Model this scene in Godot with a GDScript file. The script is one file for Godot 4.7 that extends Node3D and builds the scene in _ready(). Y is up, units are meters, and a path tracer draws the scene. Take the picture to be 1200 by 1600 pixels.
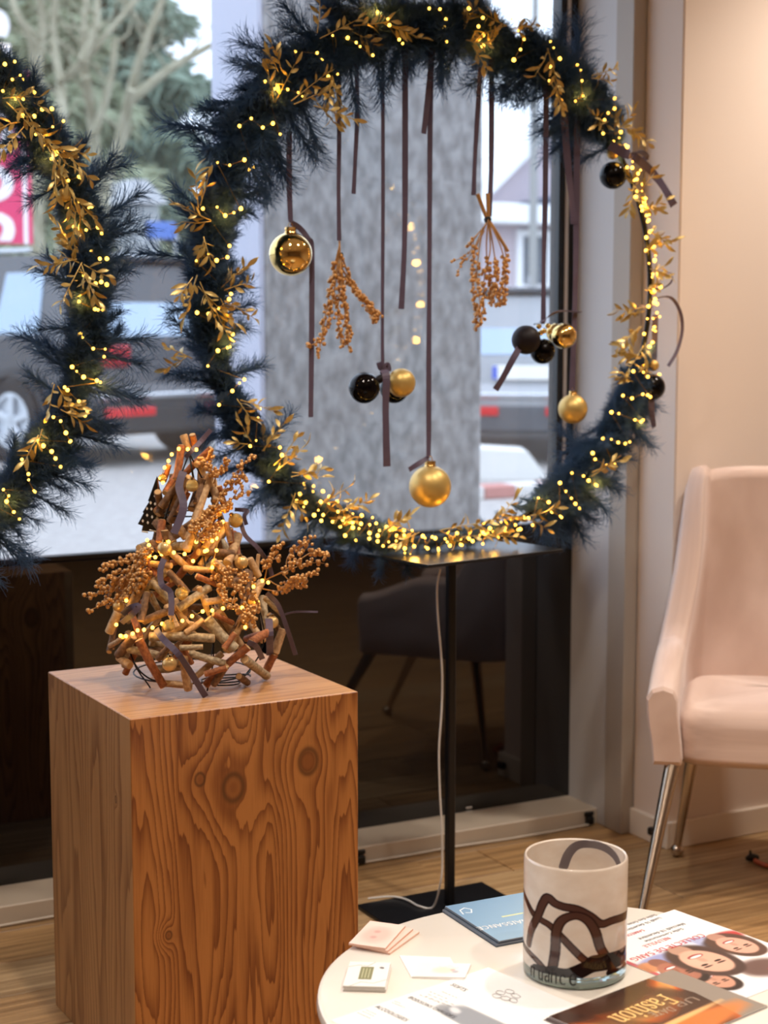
extends Node3D

# ---------------------------------------------------------------- camera model (photogrammetry of the place)
const FOCAL := 2650.0
const EYE := Vector3(0, 1.45, 4.02)
const PITCH := 0.11645
const YAW := 0.49044
const RZ := 0.55      # plane of the two wreaths
const TABLE_Y := 0.5
const PL_Y := 0.716   # top of the plinth
var cam_basis := Basis.from_euler(Vector3(-PITCH, -YAW, 0))
var rng := RandomNumberGenerator.new()
var counts := {}
var M := {}


func ray(px: float, py: float) -> Vector3:
	return cam_basis * Vector3((px - 600.0) / FOCAL, (800.0 - py) / FOCAL, -1.0)


func on_y(px: float, py: float, y: float) -> Vector3:
	var r := ray(px, py)
	return EYE + r * ((y - EYE.y) / r.y)


func on_z(px: float, py: float, z: float) -> Vector3:
	var r := ray(px, py)
	return EYE + r * ((z - EYE.z) / r.z)


func on_x(px: float, py: float, x: float) -> Vector3:
	var r := ray(px, py)
	return EYE + r * ((x - EYE.x) / r.x)


func rr(a: float, b: float) -> float:
	return rng.randf_range(a, b)


# ---------------------------------------------------------------- mesh builder
class MB:
	var v := PackedVector3Array()
	var n := PackedVector3Array()
	var t := PackedVector2Array()
	var i := PackedInt32Array()

	func add(p: Vector3, nn: Vector3, uv := Vector2.ZERO) -> int:
		v.append(p)
		n.append(nn)
		t.append(uv)
		return v.size() - 1

	func face(pts: Array, out: Vector3, uvs: Array = []) -> void:
		var nn := Vector3.ZERO
		for k in range(1, pts.size() - 1):
			nn += (pts[k] - pts[0]).cross(pts[k + 1] - pts[0])
		nn = nn.normalized()
		var rev := nn.dot(out) < 0.0
		if rev:
			nn = -nn
		var b := v.size()
		for k in pts.size():
			var uv := Vector2.ZERO
			if uvs.size() > k:
				uv = uvs[k]
			else:
				var q: Vector3 = pts[k]
				uv = Vector2(q.x, q.z) if absf(nn.y) > 0.7 else (Vector2(q.z, -q.y) if absf(nn.x) > 0.7 else Vector2(q.x, -q.y))
			add(pts[k], nn, uv)
		for k in range(1, pts.size() - 1):
			if rev:
				i.append_array([b, b + k, b + k + 1])
			else:
				i.append_array([b, b + k + 1, b + k])

	func rbox(c: Vector3, s: Vector3, bev := 0.0, bs := Basis.IDENTITY) -> void:
		var h := s * 0.5
		if bev <= 0.0:
			for ax in 3:
				for sg in [-1.0, 1.0]:
					var o := Vector3.ZERO
					o[ax] = sg
					var a1 := (ax + 1) % 3
					var a2 := (ax + 2) % 3
					var pts := []
					for q in [[-1, -1], [1, -1], [1, 1], [-1, 1]]:
						var p := Vector3.ZERO
						p[ax] = sg * h[ax]
						p[a1] = q[0] * h[a1]
						p[a2] = q[1] * h[a2]
						pts.append(c + bs * p)
					face(pts, bs * o)
			return
		var m := minf(bev, minf(h.x, minf(h.y, h.z)) * 0.49)
		var cp := func(sx: float, sy: float, sz: float, ax: int) -> Vector3:
			var p := Vector3(sx * (h.x - m), sy * (h.y - m), sz * (h.z - m))
			p[ax] += m * [sx, sy, sz][ax]
			return c + bs * p
		for ax in 3:
			var a1 := (ax + 1) % 3
			var a2 := (ax + 2) % 3
			for sg in [-1.0, 1.0]:
				var pts := []
				for q in [[-1, -1], [1, -1], [1, 1], [-1, 1]]:
					var e := [0.0, 0.0, 0.0]
					e[ax] = sg
					e[a1] = float(q[0])
					e[a2] = float(q[1])
					pts.append(cp.call(e[0], e[1], e[2], ax))
				var o := Vector3.ZERO
				o[ax] = sg
				face(pts, bs * o)
				for sh in [-1.0, 1.0]:
					var e0 := [0.0, 0.0, 0.0]
					e0[ax] = sg
					e0[a1] = sh
					e0[a2] = -1.0
					var e1 := e0.duplicate()
					e1[a2] = 1.0
					var oo := Vector3.ZERO
					oo[ax] = sg
					oo[a1] = sh
					face([cp.call(e0[0], e0[1], e0[2], ax), cp.call(e1[0], e1[1], e1[2], ax), cp.call(e1[0], e1[1], e1[2], a1), cp.call(e0[0], e0[1], e0[2], a1)], bs * oo)
		for sx in [-1.0, 1.0]:
			for sy in [-1.0, 1.0]:
				for sz in [-1.0, 1.0]:
					face([cp.call(sx, sy, sz, 0), cp.call(sx, sy, sz, 1), cp.call(sx, sy, sz, 2)], bs * Vector3(sx, sy, sz))

	func tube(p: PackedVector3Array, r: PackedFloat32Array, s: int, cap := true, vs := 1.0) -> void:
		var b0 := v.size()
		var m := p.size()
		var nrm := Vector3.ZERO
		var run := 0.0
		var d := Vector3.UP
		for k in m:
			d = (p[mini(k + 1, m - 1)] - p[maxi(k - 1, 0)]).normalized()
			if k == 0:
				nrm = d.cross(Vector3.UP if absf(d.y) < 0.9 else Vector3.RIGHT).normalized()
			else:
				nrm = (nrm - d * nrm.dot(d)).normalized()
				run += p[k].distance_to(p[k - 1])
			var bb := d.cross(nrm)
			for j in s + 1:
				var a := TAU * j / s
				var o := nrm * cos(a) + bb * sin(a)
				add(p[k] + o * r[k], o, Vector2(float(j) / s, run * vs))
		for k in m - 1:
			for j in s:
				var a := b0 + k * (s + 1) + j
				var c := a + s + 1
				i.append_array([a, c, a + 1, a + 1, c, c + 1])
		if cap:
			for e in [0, m - 1]:
				var pts := []
				for j in s:
					pts.append(v[b0 + e * (s + 1) + j])
				face(pts, (p[0] - p[1]) if e == 0 else (p[m - 1] - p[m - 2]))

	func rod(a: Vector3, b: Vector3, r: float, s := 8) -> void:
		tube(PackedVector3Array([a, b]), PackedFloat32Array([r, r]), s)

	func lathe(pr: PackedVector2Array, s: int, xf := Transform3D.IDENTITY, vscale := 1.0) -> void:
		var ns := []
		for k in pr.size() - 1:
			var d := (pr[k + 1] - pr[k]).normalized()
			ns.append(Vector2(d.y, -d.x))
		var run := 0.0
		for k in pr.size() - 1:
			var na: Vector2 = ns[k]
			var nb: Vector2 = ns[k]
			if k > 0 and ns[k - 1].dot(ns[k]) > 0.75:
				na = (ns[k - 1] + ns[k]).normalized()
			if k < pr.size() - 2 and ns[k + 1].dot(ns[k]) > 0.75:
				nb = (ns[k + 1] + ns[k]).normalized()
			var b0 := v.size()
			var l := pr[k].distance_to(pr[k + 1])
			for e in 2:
				var q := pr[k + e]
				var qn := na if e == 0 else nb
				for j in s + 1:
					var a := TAU * j / s
					add(xf * Vector3(q.x * cos(a), q.y, q.x * sin(a)), (xf.basis * Vector3(qn.x * cos(a), qn.y, qn.x * sin(a))).normalized(), Vector2(float(j) / s, (run + e * l) * vscale))
			run += l
			for j in s:
				var a := b0 + j
				var c := a + s + 1
				i.append_array([a, a + 1, c, a + 1, c + 1, c])

	func ball(c: Vector3, r: float, s := 12, k := 8, sc := Vector3.ONE) -> void:
		var pr := PackedVector2Array()
		for e in k + 1:
			var a := -PI / 2 + PI * e / k
			pr.append(Vector2(maxf(cos(a), 0.0) * r, sin(a) * r))
		lathe(pr, s, Transform3D(Basis.from_scale(sc), c))

	func prism(poly: PackedVector2Array, dep: float, xf := Transform3D.IDENTITY) -> void:
		var tri := Geometry2D.triangulate_polygon(poly)
		for sg in [-0.5, 0.5]:
			for k in range(0, tri.size(), 3):
				var pts := []
				var uvs := []
				for e in 3:
					var q := poly[tri[k + e]]
					pts.append(xf * Vector3(q.x, q.y, dep * sg))
					uvs.append(q)
				face(pts, xf.basis.z * sg, uvs)
		var sgn := 1.0 if Geometry2D.is_polygon_clockwise(poly) else -1.0
		for k in poly.size():
			var a := poly[k]
			var b := poly[(k + 1) % poly.size()]
			var d := b - a
			var o := Vector3(-d.y, d.x, 0) * sgn
			face([xf * Vector3(a.x, a.y, -dep / 2), xf * Vector3(b.x, b.y, -dep / 2), xf * Vector3(b.x, b.y, dep / 2), xf * Vector3(a.x, a.y, dep / 2)], xf.basis * o)

	# flat ribbon with thickness; wd = width directions
	func band(p: PackedVector3Array, wd: PackedVector3Array, w: float, th: float) -> void:
		var m := p.size()
		var rows := []
		for k in m:
			var d := (p[mini(k + 1, m - 1)] - p[maxi(k - 1, 0)]).normalized()
			var x := (wd[k] - d * wd[k].dot(d)).normalized()
			var y := d.cross(x)
			rows.append([p[k] - x * w / 2 - y * th / 2, p[k] + x * w / 2 - y * th / 2, p[k] + x * w / 2 + y * th / 2, p[k] - x * w / 2 + y * th / 2, x, y])
		for k in m - 1:
			var a: Array = rows[k]
			var b: Array = rows[k + 1]
			face([a[0], a[1], b[1], b[0]], -a[5])
			face([a[2], a[3], b[3], b[2]], a[5])
			face([a[1], a[2], b[2], b[1]], a[4])
			face([a[3], a[0], b[0], b[3]], -a[4])
		face([rows[0][0], rows[0][1], rows[0][2], rows[0][3]], p[0] - p[1])
		face([rows[m - 1][0], rows[m - 1][1], rows[m - 1][2], rows[m - 1][3]], p[m - 1] - p[m - 2])

	# grid of points, rows nv, columns nu, smooth normals
	func grid(p: PackedVector3Array, nu: int, nv: int, flip := false, wrap := false) -> void:
		var b0 := v.size()
		for b in nv:
			for a in nu:
				var am := (a - 1 + nu) % nu if wrap else maxi(a - 1, 0)
				var ap := (a + 1) % nu if wrap else mini(a + 1, nu - 1)
				if wrap and p[b * nu].is_equal_approx(p[b * nu + nu - 1]):
					am = nu - 2 if a == 0 else a - 1
					ap = 1 if a == nu - 1 else a + 1
				var du := p[b * nu + ap] - p[b * nu + am]
				var dv := p[mini(b + 1, nv - 1) * nu + a] - p[maxi(b - 1, 0) * nu + a]
				var nn := du.cross(dv).normalized()
				add(p[b * nu + a], -nn if flip else nn, Vector2(float(a) / (nu - 1), float(b) / (nv - 1)))
		for b in nv - 1:
			for a in nu - 1:
				var q := b0 + b * nu + a
				if flip:
					i.append_array([q, q + 1, q + nu, q + 1, q + nu + 1, q + nu])
				else:
					i.append_array([q, q + nu, q + 1, q + 1, q + nu, q + nu + 1])

	func mesh() -> ArrayMesh:
		var arr := []
		arr.resize(Mesh.ARRAY_MAX)
		arr[Mesh.ARRAY_VERTEX] = v
		arr[Mesh.ARRAY_NORMAL] = n
		arr[Mesh.ARRAY_TEX_UV] = t
		arr[Mesh.ARRAY_INDEX] = i
		var m := ArrayMesh.new()
		m.add_surface_from_arrays(Mesh.PRIMITIVE_TRIANGLES, arr)
		return m


# ---------------------------------------------------------------- nodes
func numbered(called: String, parent: Node) -> String:
	var key := str(parent.get_instance_id()) + called
	var k: int = counts.get(key, 0)
	counts[key] = k + 1
	return called if k == 0 else "%s_%03d" % [called, k]


func put(called: String, mesh: Mesh, mat: Material, parent: Node = self, xf := Transform3D.IDENTITY) -> MeshInstance3D:
	var o := MeshInstance3D.new()
	o.name = numbered(called, parent)
	o.mesh = mesh
	o.material_override = mat
	o.transform = xf
	parent.add_child(o, true)
	return o


func thing(called: String, label: String, category: String, at := Vector3.ZERO, group := "") -> Node3D:
	var o := Node3D.new()
	o.name = numbered(called, self)
	o.position = at
	add_child(o, true)
	tag(o, label, category, group)
	return o


func tag(o: Node, label: String, category: String, group := "") -> void:
	o.set_meta("label", label)
	o.set_meta("category", category)
	if group != "":
		o.set_meta("group", group)


func struct(called: String, mesh: Mesh, mat: Material, label: String, category: String) -> MeshInstance3D:
	var o := put(called, mesh, mat)
	o.set_meta("kind", "structure")
	tag(o, label, category)
	return o


func box(c: Vector3, s: Vector3, bev := 0.0, bs := Basis.IDENTITY) -> ArrayMesh:
	var b := MB.new()
	b.rbox(c, s, bev, bs)
	return b.mesh()


func slab(a: Vector3, b: Vector3, bev := 0.0) -> ArrayMesh:
	return box((a + b) / 2, (b - a).abs(), bev)


# ---------------------------------------------------------------- materials and textures
func mat(c: Color, rough := 0.6, metal := 0.0, spec := 0.5) -> StandardMaterial3D:
	var m := StandardMaterial3D.new()
	m.albedo_color = c
	m.roughness = rough
	m.metallic = metal
	m.metallic_specular = spec
	m.cull_mode = BaseMaterial3D.CULL_DISABLED
	return m


func c8(r: int, g: int, b: int) -> Color:
	return Color(r / 255.0, g / 255.0, b / 255.0)


func glow(c: Color, e: float) -> StandardMaterial3D:
	var m := mat(c, 0.4)
	m.emission_enabled = true
	m.emission = c
	m.emission_energy_multiplier = e
	return m


func tmat(im: Image, rough := 0.6, spec := 0.5) -> StandardMaterial3D:
	var m := mat(Color.WHITE, rough, 0.0, spec)
	m.albedo_texture = ImageTexture.create_from_image(im)
	return m


func noise(sd: int, freq: float, oct := 3) -> FastNoiseLite:
	var f := FastNoiseLite.new()
	f.seed = sd
	f.noise_type = FastNoiseLite.TYPE_SIMPLEX_SMOOTH
	f.frequency = freq
	f.fractal_octaves = oct
	return f


# two-tone mottled image: lo..hi by noise stretched (sx, sy)
func mottle(w: int, h: int, lo: Color, hi: Color, sd: int, fx: float, fy: float, fine := 0.0, oct := 4) -> Image:
	var f := noise(sd, 1.0, oct)
	var g := noise(sd + 7, 1.0, 2)
	var by := PackedByteArray()
	by.resize(w * h * 3)
	for y in h:
		for x in w:
			var k := clampf(f.get_noise_2d(x * fx / w, y * fy / h) * 0.9 + 0.5, 0, 1)
			if fine > 0.0:
				k = clampf(k + fine * g.get_noise_2d(x * 0.45, y * 0.45), 0, 1)
			var c := lo.lerp(hi, k)
			var o := (y * w + x) * 3
			by[o] = int(c.r * 255)
			by[o + 1] = int(c.g * 255)
			by[o + 2] = int(c.b * 255)
	return Image.create_from_data(w, h, false, Image.FORMAT_RGB8, by)


# softwood face: growth-ring lines that run down the face and bend round the knots (u, v, radius in metres)
func wood(w: int, h: int, mw: float, mh: float, early: Color, late: Color, sd: int, knots: Array, lines: float, wav := 1.0, soft := 0.0) -> Image:
	var f := noise(sd, 1.0, 2)
	var g := noise(sd + 3, 1.0, 3)
	var gr := noise(sd + 5, 1.0, 2)
	var by := PackedByteArray()
	by.resize(w * h * 3)
	for y in h:
		var my := mh * y / h
		for x in w:
			var mx := mw * x / w
			# slow field whose level lines make the cathedral figure
			var q := mx * 0.55 + wav * 0.10 * f.get_noise_2d(mx * 6.0, my * 0.7) + wav * 0.010 * g.get_noise_2d(mx * 34.0, my * 1.6)
			var kn := 0.0
			var edge := 0.0
			for k in knots:
				var dx: float = mx - k[0]
				var dy: float = (my - k[1]) * 0.78
				var d := sqrt(dx * dx + dy * dy)
				var rad: float = k[2]
				var wgt := exp(-pow(d / (rad * 3.2), 2.0))
				q = lerpf(q, k[0] * 0.55 + d * 0.75, wgt)
				kn = maxf(kn, clampf(1.25 - d / rad, 0, 1))
				edge = maxf(edge, exp(-pow((d - rad) / (rad * 0.25), 2.0)))
			var ph := fposmod(q * lines, 1.0)
			var late_k := pow(ph, 2.2) * (1.0 - smoothstep(0.93, 1.0, ph))
			var st := gr.get_noise_2d(mx * 420.0, my * 9.0)
			late_k = clampf(late_k * (1.0 - soft) + 0.20 * st + 0.22 * g.get_noise_2d(mx * 12.0 + 40.0, my * 1.2), 0, 1)
			var c := early.lerp(late, late_k)
			c = c.lerp(late.lerp(early, 0.25), kn * 0.85)
			c = c.lerp(late.darkened(0.45), edge * 0.55)
			var o := (y * w + x) * 3
			by[o] = int(clampf(c.r, 0, 1) * 255)
			by[o + 1] = int(clampf(c.g, 0, 1) * 255)
			by[o + 2] = int(clampf(c.b, 0, 1) * 255)
	return Image.create_from_data(w, h, false, Image.FORMAT_RGB8, by)


# paint helpers for printed sheets: soft ellipse, stroke
func dab(im: Image, c: Vector2, r: Vector2, col: Color, ang := 0.0, soft := 0.08) -> void:
	var m := maxf(r.x, r.y) + 2
	var cs := cos(ang)
	var sn := sin(ang)
	for y in range(maxi(0, int(c.y - m)), mini(im.get_height(), int(c.y + m) + 1)):
		for x in range(maxi(0, int(c.x - m)), mini(im.get_width(), int(c.x + m) + 1)):
			var d := Vector2(x, y) - c
			var q := Vector2((d.x * cs + d.y * sn) / r.x, (-d.x * sn + d.y * cs) / r.y).length()
			var k := 1.0 - smoothstep(1.0 - soft, 1.0 + soft, q)
			if k > 0.0:
				im.set_pixel(x, y, im.get_pixel(x, y).lerp(Color(col.r, col.g, col.b), k * col.a))


func stroke(im: Image, pts: Array, w: float, col: Color, wrap := false) -> void:
	for k in pts.size() - 1:
		var a: Vector2 = pts[k]
		var b: Vector2 = pts[k + 1]
		var lo := Vector2(minf(a.x, b.x), minf(a.y, b.y)) - Vector2(w, w)
		var hi := Vector2(maxf(a.x, b.x), maxf(a.y, b.y)) + Vector2(w, w)
		for y in range(maxi(0, int(lo.y)), mini(im.get_height() - 1, int(hi.y)) + 1):
			for x in range(int(lo.x), int(hi.x) + 1):
				if not wrap and (x < 0 or x >= im.get_width()):
					continue
				var q := Geometry2D.get_closest_point_to_segment(Vector2(x, y), a, b)
				var kk := 1.0 - smoothstep(w * 0.5 - 0.8, w * 0.5 + 0.8, q.distance_to(Vector2(x, y)))
				if kk > 0.0:
					var xx := posmod(x, im.get_width())
					im.set_pixel(xx, y, im.get_pixel(xx, y).lerp(Color(col.r, col.g, col.b), kk * col.a))


func spline(pts: Array, sub := 8) -> Array:
	var out := []
	for k in pts.size() - 1:
		var p0 = pts[maxi(k - 1, 0)]
		var p1 = pts[k]
		var p2 = pts[k + 1]
		var p3 = pts[mini(k + 2, pts.size() - 1)]
		for e in sub:
			var t := float(e) / sub
			out.append(p1.cubic_interpolate(p2, p0, p3, t))
	out.append(pts[-1])
	return out


func pv(a: Array) -> PackedVector3Array:
	return PackedVector3Array(a)


func radii(n: int, a: float, b: float) -> PackedFloat32Array:
	var r := PackedFloat32Array()
	for k in n:
		r.append(lerpf(a, b, float(k) / maxi(n - 1, 1)))
	return r


# lettering: runs from a to b, lying on a surface whose outward normal is up
func letters(s: String, a: Vector3, b: Vector3, up: Vector3, m: Material, parent: Node3D, font := "Droid Sans", tall := 1.0, depth := 0.0006, bold := false) -> void:
	var t := TextMesh.new()
	var f := SystemFont.new()
	f.font_names = PackedStringArray([font])
	if bold:
		f.font_weight = 700
	t.font = f
	t.text = s
	t.font_size = 32
	t.pixel_size = 0.01
	t.depth = 0.02
	t.curve_step = 2.0
	var bb := t.get_aabb()
	var d := (b - a)
	var k := d.length() / bb.size.x
	var x := d.normalized()
	var y := up.cross(x).normalized()
	var bs := Basis(x * k, y * k * tall, up.normalized() * depth / 0.02)
	var mid := bb.get_center()
	var mi := put("lettering", t, m, parent)
	var o := (a + b) / 2 + up.normalized() * depth * 0.3 - bs * Vector3(mid.x, bb.position.y, mid.z)
	mi.transform = parent.global_transform.affine_inverse() * Transform3D(bs, o)


func setup_view() -> void:
	var cam := Camera3D.new()
	cam.name = "camera"
	var at := CameraAttributesPhysical.new()
	at.frustum_focal_length = 58.0
	at.frustum_focus_distance = 2.95
	at.exposure_aperture = 4.4
	cam.attributes = at
	add_child(cam)
	cam.transform = Transform3D(cam_basis, EYE)
	cam.fov = rad_to_deg(2.0 * atan(800.0 / FOCAL))
	cam.near = 0.05
	cam.far = 400.0
	cam.current = true

	var e := Environment.new()
	e.background_mode = Environment.BG_SKY
	var sky := Sky.new()
	var sm := ProceduralSkyMaterial.new()   # bright overcast: the zenith brighter than the horizon
	sm.sky_top_color = c8(220, 233, 255)
	sm.sky_horizon_color = c8(182, 199, 219)
	sm.sky_curve = 0.35
	sm.sky_energy_multiplier = 1.75
	sm.ground_bottom_color = c8(120, 120, 118)
	sm.ground_horizon_color = c8(170, 176, 180)
	sm.ground_energy_multiplier = 1.0
	sky.sky_material = sm
	e.sky = sky
	e.tonemap_mode = Environment.TONE_MAPPER_LINEAR
	e.tonemap_exposure = 1.0
	e.sdfgi_enabled = true
	e.ssao_enabled = true
	e.ssil_enabled = true
	var we := WorldEnvironment.new()
	we.name = "world"
	we.environment = e
	add_child(we)

	# ceiling downlights of the shop: the fitting is built in room()
	for p in lamp_spots():
		var s := SpotLight3D.new()
		s.name = numbered("downlight_beam", self)
		s.light_color = Color(1.0, 0.952, 0.9)
		s.light_energy = p.w
		s.spot_range = 14.0
		s.spot_attenuation = 2.0
		s.spot_angle = 62.0
		s.spot_angle_attenuation = 1.2
		s.light_size = 0.05
		s.shadow_enabled = true
		s.position = Vector3(p.x, 2.865, p.z)
		s.rotation_degrees = Vector3(-90, 0, 0)
		add_child(s)


func lamp_spots() -> Array:
	return [Vector4(1.1, 0, 1.55, 2.4), Vector4(2.3, 0, 1.75, 2.4), Vector4(3.35, 0, 1.0, 3.1), Vector4(0.2, 0, 3.1, 2.2), Vector4(1.7, 0, 3.2, 2.4), Vector4(3.2, 0, 3.1, 2.2), Vector4(-1.2, 0, 1.6, 1.6), Vector4(-1.4, 0, 3.6, 1.6), Vector4(0.4, 0, 5.2, 1.6), Vector4(2.6, 0, 5.2, 1.6)]


func make_materials() -> void:
	M.wall = mat(c8(232, 216, 203), 0.85)
	M.white_wall = mat(c8(236, 228, 218), 0.7)
	M.alu = mat(c8(204, 203, 203), 0.45, 0.0, 0.5)
	M.black = mat(c8(14, 14, 16), 0.35)
	M.panel = mat(c8(9, 10, 15), 0.03, 0.0, 0.62)
	M.ledge = mat(c8(190, 176, 158), 0.5)
	M.skirt = mat(c8(238, 226, 210), 0.5)
	M.glass = mat(Color(0.94, 0.97, 1, 0.06), 0.0)  # faint bluish white in the pane paints a milky haze over the street
	M.glass.transparency = BaseMaterial3D.TRANSPARENCY_ALPHA
	M.steel = mat(c8(24, 25, 28), 0.32, 0.4)
	M.ribbon = mat(c8(82, 70, 90), 0.55)
	M.ribbon.rim_enabled = true
	M.ribbon.rim = 0.4
	M.gold = mat(c8(224, 192, 122), 0.08, 1.0)
	M.gold_satin = mat(c8(198, 168, 100), 0.42, 0.6)
	M.gold_cap = mat(c8(214, 176, 110), 0.2, 1.0)
	M.pearl = mat(c8(214, 180, 120), 0.32, 0.5)
	M.gloss_black = mat(c8(7, 6, 8), 0.05, 0.0, 0.3)
	M.matt_black = mat(c8(25, 19, 22), 0.5, 0.0, 0.3)
	M.leaf = mat(c8(196, 170, 104), 0.38, 0.45)
	M.leaf.backlight_enabled = true
	M.leaf.backlight = Color(0.2, 0.15, 0.05)
	M.berry = mat(c8(202, 152, 92), 0.36, 0.5)
	M.berry_twig = mat(c8(176, 132, 80), 0.5, 0.3)
	M.plume = mat(c8(48, 75, 104), 0.7)
	M.plume.backlight_enabled = true
	M.plume.backlight = Color(0.5, 0.6, 0.7)
	M.core = mat(c8(18, 26, 38), 0.9)
	M.hoop = mat(c8(18, 18, 20), 0.4, 0.5)
	M.wire = mat(c8(190, 150, 80), 0.35, 0.8)
	M.bulb = glow(Color(1.0, 0.76, 0.3), 6.0)
	M.lamp = glow(Color(1.0, 0.88, 0.74), 9.0)
	M.cable = mat(c8(214, 210, 204), 0.4)
	M.clear_cable = mat(c8(200, 190, 176), 0.25)
	M.chrome = mat(c8(186, 170, 152), 0.22, 1.0)
	M.concrete = tmat(mottle(512, 512, c8(116, 117, 118), c8(164, 165, 166), 11, 16.0, 9.0, 0.4, 6), 0.85)
	M.cladding = mat(c8(176, 180, 196), 0.6)
	M.asphalt = tmat(mottle(256, 256, c8(136, 133, 129), c8(172, 169, 165), 21, 9.0, 22.0, 0.2), 0.6)
	M.tree_bark = tmat(mottle(96, 192, c8(126, 122, 98), c8(176, 172, 150), 31, 8.0, 4.0, 0.15), 0.9)
	M.needle = mat(c8(132, 150, 132), 0.8)
	M.needle.backlight_enabled = true
	M.needle.backlight = Color(0.3, 0.35, 0.28)
	M.needle_b = mat(c8(148, 156, 128), 0.8)
	M.needle_b.backlight_enabled = true
	M.needle_b.backlight = Color(0.3, 0.34, 0.24)
	M.velvet = tmat(mottle(256, 256, c8(196, 168, 154), c8(224, 200, 188), 41, 4.0, 4.0, 0.04), 0.85)
	M.velvet.rim_enabled = true
	M.velvet.rim = 0.7
	M.velvet.rim_tint = 0.5
	M.table = mat(c8(240, 232, 220), 0.16)
	M.paper = mat(c8(240, 238, 234), 0.5)
	M.ink = mat(c8(52, 48, 52), 0.6)
	M.ink_soft = mat(c8(120, 116, 116), 0.6)


# ---------------------------------------------------------------- the room
func room() -> void:
	# floor slab with oak planks as pieces where they can be told apart
	var fl := struct("floor", slab(Vector3(-4.2, -0.16, -0.02), Vector3(5.2, -0.012, 7.6)), mat(c8(120, 92, 62), 0.7), "oak plank floor of the shop in warm light", "floor")
	var pm := []
	for k in 4:
		var im := mottle(64, 384, [c8(138, 104, 66), c8(150, 118, 80), c8(128, 98, 64), c8(146, 110, 70)][k], [c8(190, 152, 104), c8(196, 164, 120), c8(176, 142, 100), c8(200, 158, 106)][k], 51 + k, 9.0, 3.5, 0.10)
		im.rotate_90(CLOCKWISE)
		pm.append(tmat(im, 0.42))
	var pw := 0.19
	var rest := MB.new()
	for row in 40:
		var z0 := 0.0 + row * pw
		var off := fposmod(row * 0.57, 1.4)
		var x := -4.1 - off
		while x < 5.1:
			var x0 := maxf(x, -4.1)
			var x1 := minf(x + 1.4, 5.1)
			if x1 - x0 > 0.05:
				var near := row < 12 and x1 > 0.0 and x0 < 4.0
				var b := MB.new() if near else rest
				var first := b.v.size()
				b.rbox(Vector3((x0 + x1) / 2, -0.006, z0 + pw / 2), Vector3(x1 - x0 - 0.003, 0.012, pw - 0.003), 0.0015)
				var us := rr(0, 0.5)
				for q in range(first, b.t.size()):
					b.t[q] = Vector2(us + (b.v[q].x - x0) * 0.5, (b.v[q].z - z0) / pw)
				if near:
					put("plank", b.mesh(), pm[rng.randi() % 4], fl)
			x += 1.4
	put("far_planks", rest.mesh(), pm[0], fl).set_meta("kind", "stuff")
	struct("ceiling", slab(Vector3(-4.2, 2.9, -0.3), Vector3(5.2, 3.1, 7.6)), mat(c8(240, 236, 230), 0.9), "white ceiling of the shop above the frame", "ceiling")
	for p in lamp_spots():
		var l := thing("ceiling_downlight", "round recessed ceiling downlight with a white ring above the frame", "lamp", Vector3(p.x, 2.9, p.z), "ceiling downlights")
		var rg := MB.new()
		rg.lathe(PackedVector2Array([Vector2(0.055, -0.012), Vector2(0.07, -0.012), Vector2(0.078, -0.004), Vector2(0.078, 0.0)]), 24)
		put("ring", rg.mesh(), M.white_wall, l)
		var ds := MB.new()
		ds.lathe(PackedVector2Array([Vector2(0.0, -0.008), Vector2(0.055, -0.008)]), 24)
		put("diffuser", ds.mesh(), M.lamp, l)
	# wall to the right of the window with its reveal; the opening is 0.42 m deep
	var wr := struct("wall_right", slab(Vector3(2.80, -0.01, 0.26), Vector3(5.2, 2.9, 0.42), 0.004), M.wall, "pale peach plaster wall beside the window behind the pink chair", "wall")
	struct("wall_pier", slab(Vector3(2.82, -0.01, 0.0), Vector3(5.2, 2.9, 0.258)), M.white_wall, "masonry core of the wall right of the window", "wall")
	struct("wall_side", slab(Vector3(5.0, 0, 0.42), Vector3(5.2, 2.9, 7.4)), M.wall, "plain side wall of the shop out of the picture", "wall")
	struct("wall_back", slab(Vector3(-4.2, 0, 7.4), Vector3(5.2, 2.9, 7.6)), mat(c8(150, 128, 112), 0.8), "plain back wall of the shop behind the camera", "wall")
	struct("wall_left", slab(Vector3(-4.2, 0, -0.3), Vector3(-4.0, 2.9, 7.4)), M.wall, "plain left wall of the shop out of the picture", "wall")
	struct("wall_lintel", slab(Vector3(-4.0, 2.62, -0.3), Vector3(2.82, 2.9, 0.26)), M.wall, "lintel above the shop window", "wall")
	# grey aluminium jamb between glass and plaster
	struct("trim_1", slab(Vector3(2.762, 0.0, -0.04), Vector3(2.82, 2.62, 0.258), 0.003), M.alu, "grey metal jamb lining at the right end of the window", "window frame")
	struct("trim_2", slab(Vector3(2.759, 0.0, 0.18), Vector3(2.80, 2.62, 0.262), 0.003), mat(c8(178, 168, 156), 0.5), "darker strip on the edge of the grey jamb", "window frame")  # darker tone along the room-side edge of the jamb
	# skirting
	struct("baseboard_reveal", slab(Vector3(2.786, 0, 0.262), Vector3(2.80, 0.075, 0.434), 0.003), M.skirt, "short cream skirting board at the window reveal", "baseboard")
	struct("baseboard_right", slab(Vector3(2.80, 0, 0.42), Vector3(5.0, 0.075, 0.434), 0.003), M.skirt, "cream skirting board along the wall behind the pink chair", "baseboard")
	# low ledge under the glass
	struct("trim_3", slab(Vector3(-4.0, 0.0, -0.1), Vector3(2.762, 0.046, 0.145), 0.003), M.ledge, "low beige ledge along the foot of the window", "ledge")
	# dark glass panels below the sill line, one pane above
	var w := struct("window_1", slab(Vector3(-4.0, 0.842, -0.045), Vector3(2.762, 0.856, -0.008), 0.002), M.black, "tall shop window with dark glass lower panels and black frame", "window")
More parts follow.
